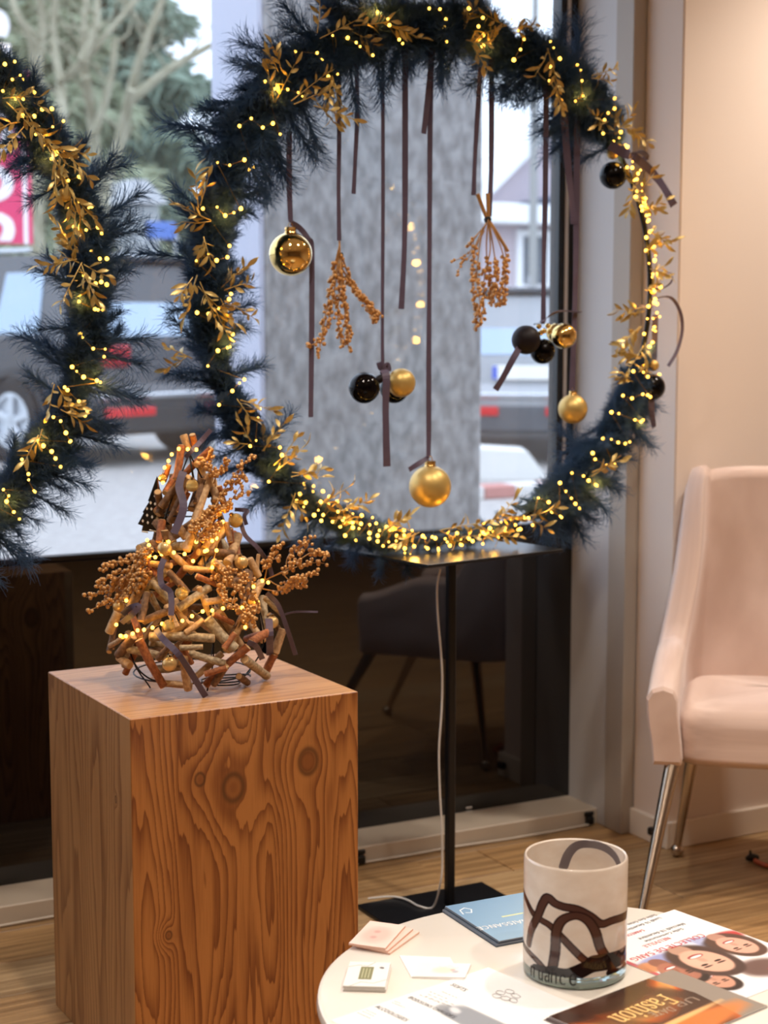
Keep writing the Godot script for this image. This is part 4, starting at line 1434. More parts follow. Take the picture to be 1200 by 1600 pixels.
# point on the near side of the cone seen at that pixel; pull > 0 brings it outwards, towards the viewer
func tree_pt(px: float, py: float, pull := 0.0) -> Vector3:
	var ax := TC - EYE
	var hd := Vector3(ax.x, 0, ax.z).normalized()
	var rt := Vector3(-hd.z, 0, hd.x)
	var r := ray(px, py)
	var best := EYE + r * (hd.dot(ax) / r.dot(hd))
	for k in 3:
		var h := clampf(best.y - TC.y, 0.0, 0.5)
		var lat := (best - TC).dot(rt)
		var R := cone_r(h)
		var fwd := sqrt(maxf(R * R - lat * lat, 0.0)) + pull
		best = EYE + r * ((hd.dot(ax) - fwd) / r.dot(hd))
	return best


func stick(o: Node3D, a: Vector3, b: Vector3, r: float, tone: int) -> void:
	var mb := MB.new()
	var d := b - a
	var mid := (a + b) / 2 + Vector3(rr(-1, 1), rr(-1, 1), rr(-1, 1)) * d.length() * 0.02
	mb.tube(pv([a, a.lerp(mid, 0.7), mid, mid.lerp(b, 0.6), b]), PackedFloat32Array([r, r * rr(0.92, 1.0), r * rr(0.94, 1.06), r * rr(0.9, 1.0), r * rr(0.9, 1.02)]), 9, true, 9.0)
	# cut faces are paler than the bark
	var capn := 2 * 9
	var st := put("stick", mb.mesh(), M.bark[tone], o)
	var dn := d.normalized()
	for e in [[a, -dn], [b, dn]]:
		var cb := MB.new()
		cb.lathe(PackedVector2Array([Vector2(r * 0.86, 0.0002), Vector2(r * 0.8, 0.0011), Vector2(0, 0.0012)]), 9, Transform3D(basis_y(e[1]), e[0]))
		put("cut_end", cb.mesh(), M.cut, st)


func basis_y(d: Vector3) -> Basis:
	var y := d.normalized()
	var x := y.cross(Vector3(0.31, 0.2, 0.93)).normalized()
	return Basis(x, y, x.cross(y))


func twig_tree() -> void:
	M.bark = []
	var tones := [[c8(164, 128, 90), c8(212, 178, 134)], [c8(128, 74, 44), c8(178, 112, 68)], [c8(132, 112, 86), c8(196, 178, 146)], [c8(92, 66, 46), c8(140, 106, 76)]]
	for k in 4:
		M.bark.append(tmat(mottle(96, 128, tones[k][0], tones[k][1], 61 + k, 5.0, 9.0, 0.15), 0.75))
	M.cut = mat(c8(214, 176, 124), 0.8)
	var o := thing("twig_tree", "cone-shaped tree built of short cut twigs on the plinth", "decoration", TC)
	var z3 := func(x: float, y: float, pull := 0.0) -> Vector3: return tree_pt(120.0 + x / 3.0, 660.0 + y / 3.0, pull) - TC
	# sticks the photograph shows: ends in a 3x crop, thickness, tone
	var list := [[395, 395, 500, 262, 36, 3], [622, 255, 515, 600, 44, 0], [490, 110, 466, 265, 38, 1], [500, 60, 522, 130, 40, 0], [541, 58, 556, 122, 34, 1], [640, 275, 652, 368, 36, 0], [432, 200, 408, 275, 28, 1], [756, 530, 704, 660, 46, 0], [302, 758, 254, 868, 52, 0], [194, 890, 152, 985, 46, 0], [157, 1046, 216, 1006, 26, 0], [268, 1000, 196, 1092, 50, 3], [292, 1020, 408, 1238, 44, 1], [342, 1004, 645, 1012, 44, 2], [476, 872, 622, 772, 42, 2], [612, 922, 742, 1062, 54, 2], [782, 910, 702, 1072, 44, 0], [816, 1032, 900, 982, 42, 1], [966, 970, 930, 1080, 44, 0], [926, 1085, 878, 1190, 42, 1], [802, 1052, 602, 1232, 42, 1], [788, 1110, 890, 1228, 46, 2], [502, 1100, 522, 1252, 40, 0], [392, 1222, 540, 1236, 34, 0], [242, 1062, 482, 1122, 40, 2], [522, 1080, 692, 1130, 38, 2], [484, 1056, 588, 1052, 28, 2], [600, 1180, 702, 1150, 30, 1], [510, 986, 590, 926, 30, 0], [640, 900, 732, 942, 26, 1], [312, 932, 462, 872, 38, 3], [350, 662, 442, 672, 32, 0], [502, 682, 622, 692, 30, 0], [600, 842, 702, 826, 34, 0], [862, 752, 818, 842, 44, 0], [808, 640, 852, 722, 40, 0], [852, 620, 846, 682, 20, 0], [640, 650, 702, 700, 34, 0], [598, 592, 682, 482, 38, 0], [880, 822, 962, 902, 26, 2], [400, 460, 388, 560, 40, 1], [470, 480, 512, 542, 42, 0], [352, 560, 402, 600, 30, 3], [560, 200, 590, 172, 34, 0], [590, 270, 560, 380, 36, 3], [665, 300, 700, 420, 34, 1], [700, 470, 720, 560, 30, 3], [430, 700, 520, 800, 34, 3], [560, 720, 660, 760, 30, 1], [330, 800, 300, 930, 38, 3], [250, 880, 300, 1010, 34, 1], [420, 860, 470, 960, 32, 0], [720, 760, 800, 700, 32, 3], [700, 1140, 640, 1230, 36, 3], [440, 1040, 380, 1110, 34, 3], [830, 860, 780, 960, 36, 3], [300, 620, 380, 720, 32, 1], [480, 420, 520, 330, 32, 1], [640, 430, 600, 520, 30, 3], [900, 900, 960, 990, 30, 3], [200, 1100, 250, 1140, 44, 0], [760, 1190, 800, 1240, 36, 3], [540, 1130, 500, 1060, 26, 1], [690, 1060, 740, 990, 30, 1]]
	for e in list:
		var pl := rr(-0.014, 0.012)
		var a: Vector3 = z3.call(e[0], e[1], pl)
		var b: Vector3 = z3.call(e[2], e[3], pl + rr(-0.012, 0.012))
		var r: float = e[4] / 3.0 * 0.5 * 3.25 / FOCAL
		a.y = maxf(a.y, r)
		b.y = maxf(b.y, r)
		stick(o, a, b, r, e[5])
	# the far side, seen through the gaps
	var hd := Vector3(TC.x - EYE.x, 0, TC.z - EYE.z).normalized()
	var rt := Vector3(-hd.z, 0, hd.x)
	for k in 46:
		var h := 0.03 + 0.42 * pow(rng.randf(), 1.2)
		var a := rr(-1.5, 1.5)
		var R := cone_r(h) - 0.008
		var p := (hd * cos(a) + rt * sin(a)) * R + Vector3(0, h, 0)
		var tn := (rt * cos(a) - hd * sin(a))
		var d := (tn * rr(-1, 1) + Vector3(0, rr(-0.9, 0.9), 0)).normalized() * rr(0.03, 0.06)
		if (p + d).y > 0.01 and (p - d).y > 0.01:
			stick(o, p - d, p + d, rr(0.006, 0.009), rng.randi() % 4)
	# more twigs packed behind the front ones
	for k in 44:
		var h := 0.04 + 0.36 * pow(rng.randf(), 1.1)
		var a := rr(-1.45, 1.45) + PI
		var R := cone_r(h) - rr(0.014, 0.04)
		var p := (hd * cos(a) + rt * sin(a)) * R + Vector3(0, h, 0)
		var tn := (rt * cos(a) - hd * sin(a))
		var d := (tn * rr(-1, 1) + Vector3(0, rr(-0.9, 0.9), 0)).normalized() * rr(0.025, 0.05)
		if (p + d).y > 0.02 and (p - d).y > 0.02:
			stick(o, p - d, p + d, rr(0.006, 0.0095), rng.randi() % 4)
	# iron frame inside
	var fb := MB.new()
	for h in [0.022, 0.2, 0.34]:
		var pts := []
		for k in 33:
			pts.append(Vector3(cos(TAU * k / 32) * (cone_r(h) - 0.02), h, sin(TAU * k / 32) * (cone_r(h) - 0.02)))
		fb.tube(pv(pts), radii(33, 0.0016, 0.0016), 6, false)
	for k in 5:
		var a := TAU * k / 5 + 0.4
		var pts := [Vector3(cos(a) * 0.1, 0.002, sin(a) * 0.1), Vector3(cos(a) * 0.145, 0.1, sin(a) * 0.145), Vector3(cos(a) * 0.075, 0.3, sin(a) * 0.075), Vector3(0, 0.46, 0)]
		fb.tube(pv(spline(pts, 5)), radii(16, 0.0016, 0.0016), 6)
	var lp := spline([z3.call(265, 1120, 0.004), z3.call(300, 1170, 0.01), z3.call(350, 1205, 0.01), z3.call(400, 1215, 0.0)], 5)
	fb.tube(pv(lp), radii(lp.size(), 0.0016, 0.0016), 6)
	put("wire_frame", fb.mesh(), M.hoop, o)
	# black lead of the lights, coiled inside on the plinth top
	var cb := MB.new()
	var cp := []
	for k in 30:
		var a := k * 0.45
		cp.append(Vector3(0.045 + cos(a) * (0.03 + k * 0.0009), 0.004 + k * 0.0004, 0.06 + sin(a) * 0.028))
	cb.tube(pv(cp), radii(30, 0.0016, 0.0016), 6)
	tag(put("light_lead", cb.mesh(), M.black, self, Transform3D(Basis.IDENTITY, TC)), "thin dark lead coiled on the plinth inside the twig tree", "cable")

	# gold berry sprays
	var sprays := [["gold berry spray sticking out to the left of the twig tree", [[330, 600], [40, 820]], [[[330, 620], [250, 650], [170, 660], [112, 690]], [[330, 640], [240, 690], [150, 730], [90, 770]], [[320, 660], [230, 740], [130, 790], [45, 820]], [[330, 680], [250, 760], [180, 830], [60, 880]], [[345, 640], [300, 640], [260, 630], [190, 650]], [[340, 690], [300, 740], [250, 790], [170, 850]], [[350, 600], [310, 610], [280, 620]], [[330, 650], [260, 700], [200, 760], [110, 860]], [[340, 700], [290, 720], [230, 720], [160, 760]], [[350, 720], [310, 760], [280, 790], [220, 800]], [[335, 610], [270, 690], [230, 750], [190, 790]]], 30, 0.10],
		["gold berry spray rising to the upper right of the twig tree", [[560, 560], [820, 160]], [[[560, 560], [620, 470], [690, 380], [820, 320]], [[580, 520], [640, 440], [720, 370], [790, 260]], [[620, 430], [680, 350], [740, 280], [780, 250]], [[600, 480], [700, 300], [760, 220], [830, 150]], [[610, 460], [600, 420], [640, 400], [720, 400]], [[640, 300], [620, 240], [615, 190], [640, 140]], [[640, 290], [660, 240], [690, 210], [710, 170]], [[560, 560], [570, 500], [600, 440], [660, 410]], [[560, 540], [540, 500], [560, 470], [620, 480]], [[575, 555], [600, 540], [640, 520], [660, 470]], [[650, 300], [640, 220], [590, 200], [580, 170]]], 22, 0.22],
		["gold berry spray reaching out to the right of the twig tree", [[860, 760], [1180, 620]], [[[880, 740], [980, 690], [1040, 640], [1090, 560]], [[980, 690], [990, 630], [1040, 580], [1110, 540]], [[900, 730], [1000, 690], [1080, 660], [1160, 660]], [[960, 700], [1000, 740], [1060, 720], [1130, 700]], [[880, 740], [900, 650], [930, 600], [965, 580]], [[870, 780], [940, 790], [1010, 770], [1070, 760]], [[1050, 640], [1100, 610], [1140, 610], [1180, 630]], [[870, 700], [880, 670], [900, 650], [960, 630]], [[900, 740], [960, 770], [1010, 745], [1080, 735]]], 20, 0.28],
		["gold berry spray lying across the middle right of the twig tree", [[640, 660], [830, 950]], [[[640, 660], [700, 720], [740, 790], [720, 870]], [[650, 670], [720, 700], [790, 720], [830, 760]], [[700, 700], [760, 780], [800, 860], [810, 930]], [[690, 720], [680, 790], [700, 840], [760, 880]], [[740, 780], [800, 790], [840, 840], [840, 890]], [[720, 820], [760, 880], [790, 930], [800, 960]], [[660, 690], [680, 740], [730, 760], [780, 750]], [[650, 660], [640, 720], [670, 780], [690, 810]], [[740, 850], [790, 900], [830, 920], [830, 950]]], 20, 0.1]]
	for s in sprays:
		var so := thing("berry_spray", s[0], "dried spray", tree_pt(120 + s[1][0][0] / 3.0, 660 + s[1][0][1] / 3.0), "gold berry sprays on the twig tree")
		var tw := MB.new()
		var be := MB.new()
		for e in s[2]:
			var pts := []
			var pl := rr(0.008, 0.04)
			for q in e:
				pts.append(tree_pt(120 + q[0] / 3.0, 660 + q[1] / 3.0, pl + rr(-0.004, 0.008)) - so.position)
			berry_run(tw, be, pts, int(s[3] * 1.2), s[4], 0.0085, 0.0041, 0.0014)
		put("twig", tw.mesh(), M.berry_twig, so)
		put("berry", be.mesh(), M.berry, so).set_meta("kind", "stuff")

	# little baubles
	var glit := mat(c8(232, 196, 118), 0.25, 0.8)
	var gim := noise(99, 0.35, 1)
	glit.heightmap_enabled = true
	glit.heightmap_scale = 0.3
	glit.uv1_triplanar = true
	glit.uv1_scale = Vector3.ONE * 30.0
	var hi := Image.create(128, 128, false, Image.FORMAT_RGB8)
	for y in 128:
		for x in 128:
			var v := clampf(gim.get_noise_2d(x, y) * 1.2 + 0.5, 0, 1)
			hi.set_pixel(x, y, Color(v, v, v))
	glit.heightmap_texture = ImageTexture.create_from_image(hi)
	for e in [[412, 592, 35, 0, "pearly gold mini bauble at the middle left of the twig tree", 1.57], [772, 656, 33, 0, "pearly gold mini bauble at the middle right of the twig tree", 1.8], [434, 1132, 35, 0, "pearly gold mini bauble resting low inside the twig tree", 1.5], [917, 936, 31, 0, "pearly gold mini bauble hung at the lower right of the twig tree", 1.6], [196, 862, 29, 0, "pearly gold mini bauble under the left berry spray", 0.6], [540, 296, 31, 1, "glittery gold mini bauble near the top of the twig tree", 1.6], [745, 460, 36, 1, "glittery gold mini bauble at the upper right of the twig tree", 2.2], [492, 800, 32, 1, "glittery gold mini bauble at the centre of the twig tree", 1.9], [430, 952, 29, 1, "glittery gold mini bauble low at the front of the twig tree", 1.0], [400, 262, 20, 1, "tiny glittery gold bauble at the upper left of the twig tree", 1.2]]:
		var p := tree_pt(120 + e[0] / 3.0, 660 + e[1] / 3.0, 0.022)
		var r: float = e[2] / 3.0 * 3.2 / FOCAL
		var bo := thing("mini_bauble", e[4], "bauble", p, "mini baubles on the twig tree")
		bo.rotation.z = e[5] - PI / 2
		put("ball", ball_mesh(r, 24), glit if e[3] == 1 else M.pearl, bo)
		put("cap", lathe_mesh([Vector2(0, r * 1.3), Vector2(r * 0.3, r * 1.26), Vector2(r * 0.34, r * 0.94)], 12), M.gold_cap, bo)

	# ribbons
	var ribs := [["dark plum ribbon end running down the front foot of the twig tree", [[372, 968, 0.02], [400, 1010, 0.03], [470, 1080, 0.03], [520, 1150, 0.03], [604, 1286, 0.02]], 36], ["plum ribbon running down from the tip of the twig tree", [[500, 230, 0.012], [480, 300, 0.02], [500, 400, 0.02], [455, 520, 0.02]], 46], ["plum ribbon looped at the centre left of the twig tree", [[410, 640, 0.03], [392, 690, 0.035], [398, 760, 0.03], [440, 800, 0.03], [442, 905, 0.03]], 34], ["plum ribbon bow ends at the very tip of the twig tree", [[510, 165, 0.02], [540, 130, 0.025], [580, 90, 0.02], [628, 35, 0.01]], 28], ["dark ribbon knotted at the left foot of the twig tree", [[215, 900, 0.03], [250, 870, 0.035], [290, 860, 0.03], [260, 900, 0.03], [210, 940, 0.02]], 34], ["long plum ribbon curling over the right side of the twig tree", [[770, 470, 0.02], [790, 530, 0.03], [850, 590, 0.03], [900, 670, 0.02], [915, 720, 0.02]], 26], ["plum ribbon hanging free at the lower right of the twig tree", [[890, 800, 0.02], [940, 850, 0.03], [980, 950, 0.02], [1025, 1090, 0.0]], 28], ["dark ribbon hanging behind the lower right bauble of the twig tree", [[900, 920, 0.008], [905, 1000, 0.012], [905, 1090, 0.01]], 44], ["dark ribbon bow at the right foot of the twig tree", [[800, 1030, 0.02], [840, 1050, 0.03], [870, 1110, 0.02]], 34], ["thin pale pink ribbon end floating right of the twig tree", [[975, 900, 0.0], [1030, 888, 0.0], [1130, 888, 0.0]], 12], ["plum ribbon curl at the upper right edge of the twig tree", [[795, 480, 0.0], [785, 440, 0.005], [800, 415, 0.0], [770, 410, 0.0], [740, 408, 0.0]], 24]]
	for e in ribs:
		var p0 := tree_pt(120 + e[1][0][0] / 3.0, 660 + e[1][0][1] / 3.0, e[1][0][2])
		var ro := thing("tree_ribbon", e[0], "ribbon", p0, "ribbons on the twig tree")
		var pts := []
		for q in e[1]:
			pts.append(tree_pt(120 + q[0] / 3.0, 660 + q[1] / 3.0, q[2]) - p0)
		pts = spline(pts, 5)
		var wd := PackedVector3Array()
		for k in pts.size():
			var d: Vector3 = (pts[mini(k + 1, pts.size() - 1)] - pts[maxi(k - 1, 0)]).normalized()
			wd.append(d.cross(-hd).normalized().rotated(d, 0.35 * sin(k * 0.6)))
		var mb := MB.new()
		mb.band(pv(pts), wd, e[2] / 3.0 * 2.7 / FOCAL, 0.0008)
		put("ribbon", mb.mesh(), M.ribbon, ro)

	# fairy lights
	var fl := thing("fairy_lights", "warm fairy lights strung round the twig tree on the plinth", "string lights", TC, "fairy lights of the twig tree")
	var bul := [[560, 128], [520, 126], [478, 124], [445, 150], [430, 180], [412, 212], [392, 262], [404, 282], [330, 552], [338, 575], [340, 625], [368, 632], [398, 618], [455, 610], [505, 617], [545, 650], [600, 604], [635, 555], [655, 543], [662, 505], [684, 466], [635, 680], [870, 742], [897, 750], [828, 770], [848, 842], [775, 868], [732, 868], [685, 872], [635, 882], [590, 886], [540, 908], [495, 930], [440, 938], [400, 944], [355, 962], [315, 972], [285, 975], [232, 835], [185, 948], [205, 1000], [230, 1002], [262, 990], [560, 560], [430, 560], [610, 600], [655, 600], [790, 960]]
	var wp := []
	for k in bul.size():
		var p := tree_pt(120 + bul[k][0] / 3.0, 660 + bul[k][1] / 3.0, 0.026) - TC
		put("bulb", M.bulb_mesh, M.bulb, fl, Transform3D(Basis.from_scale(Vector3.ONE * 1.05), p))
		if k < 22 or (k >= 22 and k < 38):
			wp.append(p)
		if k % 5 == 0:
			bulb_light(TC + p, 0.0016)
	var wb := MB.new()
	wb.tube(pv(wp.slice(0, 8)), radii(8, 0.0006, 0.0006), 4, false)
	wb.tube(pv(wp.slice(8, 22)), radii(14, 0.0006, 0.0006), 4, false)
	wb.tube(pv(wp.slice(22, 38)), radii(16, 0.0006, 0.0006), 4, false)
	put("wire", wb.mesh(), M.wire, fl)

	# black felt tree tag with white dots
	var tp := tree_pt(244, 790, -0.02)
	var tg := thing("tree_ornament", "flat black tree-shaped ornament with white dots at the left of the twig tree", "ornament", tp)
	var vx := cam_basis.x
	var xf := Transform3D(Basis(Vector3.UP, -0.25), Vector3.ZERO)
	var ppm := FOCAL / 3.27
	var sil := PackedVector2Array()
	for q in [[246, 742], [231, 782], [233, 783], [222, 800], [224, 801], [214, 819], [222, 822], [220, 831], [243, 832], [244, 821], [266, 822], [258, 800], [260, 799], [252, 781], [254, 780]]:
		sil.append(Vector2((q[0] - 244) / ppm, -(q[1] - 790) / ppm))
	var sb := MB.new()
	sb.prism(sil, 0.004, xf)
	put("board", sb.mesh(), M.black, tg)
	var wm := mat(c8(238, 234, 226), 0.7)
	for q in [[242, 774], [235, 785], [242, 787], [229, 794], [236, 795], [242, 799], [229, 805], [237, 808], [222, 814], [230, 817], [238, 819], [245, 810]]:
		var db := MB.new()
		var ctr := Vector2((q[0] - 244) / ppm, -(q[1] - 790) / ppm)
		db.prism(PackedVector2Array([ctr + Vector2(0, -0.0036), ctr + Vector2(0.0024, 0), ctr + Vector2(0, 0.0036), ctr + Vector2(-0.0024, 0)]), 0.0012, xf * Transform3D(Basis.IDENTITY, Vector3(0, 0, 0.0023)))
		put("dot", db.mesh(), wm, tg)
	for q in [[220, 831, 230, 833], [232, 829, 243, 832]]:
		var db := MB.new()
		db.rod(xf * Vector3((q[0] - 244) / ppm, -(q[1] - 790) / ppm, 0.002), xf * Vector3((q[2] - 244) / ppm, -(q[3] - 790) / ppm, 0.002), 0.0016, 6)
		put("hem", db.mesh(), wm, tg)
	var es := MB.new()
	es.rod(xf * Vector3(3.5 / ppm, 45 / ppm, 0.001), xf * Vector3(3.5 / ppm, -40 / ppm, 0.001), 0.0014, 6)
	put("edge", es.mesh(), M.bark[1], tg)
	# white felt piece peeping out behind
	tag(put("paper_scrap", slab(Vector3(-0.012, -0.008, -0.001), Vector3(0.012, 0.008, 0.001)), M.paper, self, Transform3D(Basis(Vector3.UP, -0.5), tree_pt(120 + 500 / 3.0, 660 + 580 / 3.0, -0.03))), "small white scrap peeping out between the twigs of the tree", "scrap")


# ---------------------------------------------------------------- pink velvet chair
func chair() -> void:
	var o := thing("velvet_chair", "pink velvet lounge chair on slim brass legs by the right wall", "chair", Vector3(2.845, 0, 0.815))
	o.rotation.y = deg_to_rad(-40.0)
	# shell: u runs from the left front round the back to the right front
	var nu := 81
	var rows := 13
	var p := PackedVector3Array()
	var prof := func(u: float) -> Array:
		# returns plan point (x, z), outward direction, top height
		var a := absf(u)
		var s := signf(u)
		var pt := Vector2.ZERO
		var nr := Vector2.ZERO
		if a < 0.36:
			var t := a / 0.36
			pt = Vector2(s * 0.228 * t, -0.262 + 0.012 * t * t)
			nr = Vector2(s * 0.12 * t, -1).normalized()
		elif a < 0.58:
			var t := (a - 0.36) / 0.22 * PI / 2
			pt = Vector2(s * (0.228 + 0.0595 * sin(t)), -0.16 - 0.09 * cos(t))
			nr = Vector2(s * sin(t), -cos(t))
		else:
			var t := (a - 0.58) / 0.42
			pt = Vector2(s * (0.2875 + 0.004 * t), lerpf(-0.16, 0.205, t))
			nr = Vector2(s, 0)
		var k := smoothstep(0.47, 0.66, a)
		var top := lerpf(1.05, 0.62, k)
		top -= 0.065 * smoothstep(0.74, 1.0, a) + 0.03 * pow(a / 0.4, 4.0) * (1.0 if a < 0.4 else 0.0) * 0.5
		return [pt, nr, top]
	for r in rows:
		for c in nu:
			var u := -1.0 + 2.0 * c / (nu - 1)
			var q: Array = prof.call(u)
			var pt: Vector2 = q[0]
			var nr: Vector2 = q[1]
			var top: float = q[2]
			# loop: inner bottom, inner side up, rounded rim, outer side down, outer bottom
			var h := 0.0
			var off := 0.0
			if r <= 4:
				h = lerpf(0.372, top - 0.03, r / 4.0)
				off = -0.0375
			elif r <= 7:
				var t := (r - 4) / 4.0 * PI
				h = top - 0.03 + 0.03 * sin(t)
				off = -0.0375 * cos(t)
			elif r <= 11:
				h = lerpf(top - 0.03, 0.36, (r - 8) / 3.0)
				off = 0.0375
			else:
				h = 0.36
				off = -0.035
			var up := clampf((h - 0.45) / 0.6, 0, 1)
			var backw := 1.0 - smoothstep(0.45, 0.85, absf(u))
			var lean := Vector2(0, -0.055 * up * backw + 0.015 * up * backw)
			var flare := 1.0 - 0.16 * smoothstep(0.5, 0.86, h) - 0.06 * (1.0 - smoothstep(0.36, 0.52, h))
			var e := pt + nr * off
			p.append(Vector3(e.x * flare, h, e.y + lean.y))
	var b := MB.new()
	b.grid(p, nu, rows, true)
	# close the two front ends of the shell
	for c in [0, nu - 1]:
		var ring := []
		for r in rows:
			ring.append(p[r * nu + c])
		var cen := Vector3.ZERO
		for e in ring:
			cen += e / ring.size()
		for r in rows:
			var e0: Vector3 = ring[r]
			var e1: Vector3 = ring[(r + 1) % rows]
			var push := Vector3(0, 0, 0.008)
			b.face([e0, e1, cen.lerp(e1, 0.9) + push, cen.lerp(e0, 0.9) + push], Vector3(0, 0, 1))
			b.face([cen.lerp(e0, 0.9) + push, cen.lerp(e1, 0.9) + push, cen + push], Vector3(0, 0, 1))
	put("shell", b.mesh(), M.velvet, o)
	# cushion: superellipse loft
	var cu := MB.new()
	var cp := PackedVector3Array()
	var nr2 := 13
	var nc := 49
	for r in nr2:
		var t := float(r) / (nr2 - 1)
		var hh := 0.0
		var sc := 1.0
		if t < 0.15:
			hh = 0.352
			sc = lerpf(0.0, 0.97, t / 0.15)
		elif t < 0.55:
			hh = lerpf(0.36, 0.45, (t - 0.15) / 0.4)
			sc = 1.0
		else:
			var k := (t - 0.55) / 0.45 * PI / 2
			hh = 0.45 + 0.062 * sin(k)
			sc = cos(k) * 0.28 + 0.72 if t < 0.9 else lerpf(0.80, 0.0, (t - 0.9) / 0.1)
			if t >= 0.9:
				hh = 0.512 + 0.006 * (t - 0.9) / 0.1
		for c in nc:
			var a := TAU * c / (nc - 1)
			var ca := cos(a)
			var sa := sin(a)
			var e := 0.32
			var x := signf(ca) * pow(absf(ca), e) * 0.256 * sc
			var z := signf(sa) * pow(absf(sa), e) * 0.225 * sc - 0.012
			cp.append(Vector3(x, hh, z))
	cu.grid(cp, nc, nr2, false, true)
	put("seat_cushion", cu.mesh(), M.velvet, o)
	for sx in [-1.0, 1.0]:
		for sz in [-1.0, 1.0]:
			var lb := MB.new()
			var top := Vector3(sx * 0.262, 0.365, 0.185) if sz > 0 else Vector3(sx * 0.215, 0.365, -0.15)
			var bot := Vector3(sx * 0.325, 0.022, 0.366) if sz > 0 else Vector3(sx * 0.26, 0.022, -0.205)
			lb.tube(pv([top, bot]), PackedFloat32Array([0.019, 0.0095]), 16)
			var lg := put("leg", lb.mesh(), M.chrome, o)
			var fb := MB.new()
			fb.ball(bot - Vector3(0, 0.004, 0), 0.018, 16, 10)
			put("ball_foot", fb.mesh(), M.chrome, lg)


# ---------------------------------------------------------------- coffee table and what lies on it
const TAB := Vector3(1.324, 0, 2.115)


func coffee_table() -> void:
	var o := thing("coffee_table", "round white coffee table in the foreground", "table", TAB)
	var r := 0.366
	put("table_top", lathe_mesh([Vector2(0, TABLE_Y - 0.03), Vector2(r - 0.012, TABLE_Y - 0.03), Vector2(r - 0.003, TABLE_Y - 0.024), Vector2(r, TABLE_Y - 0.014), Vector2(r - 0.002, TABLE_Y - 0.004), Vector2(r - 0.008, TABLE_Y), Vector2(0, TABLE_Y)], 96), M.table, o)
	put("column", lathe_mesh([Vector2(0.16, 0), Vector2(0.16, 0.012), Vector2(0.04, 0.03), Vector2(0.03, 0.1), Vector2(0.03, 0.44), Vector2(0.09, TABLE_Y - 0.03)], 40), M.table, o)


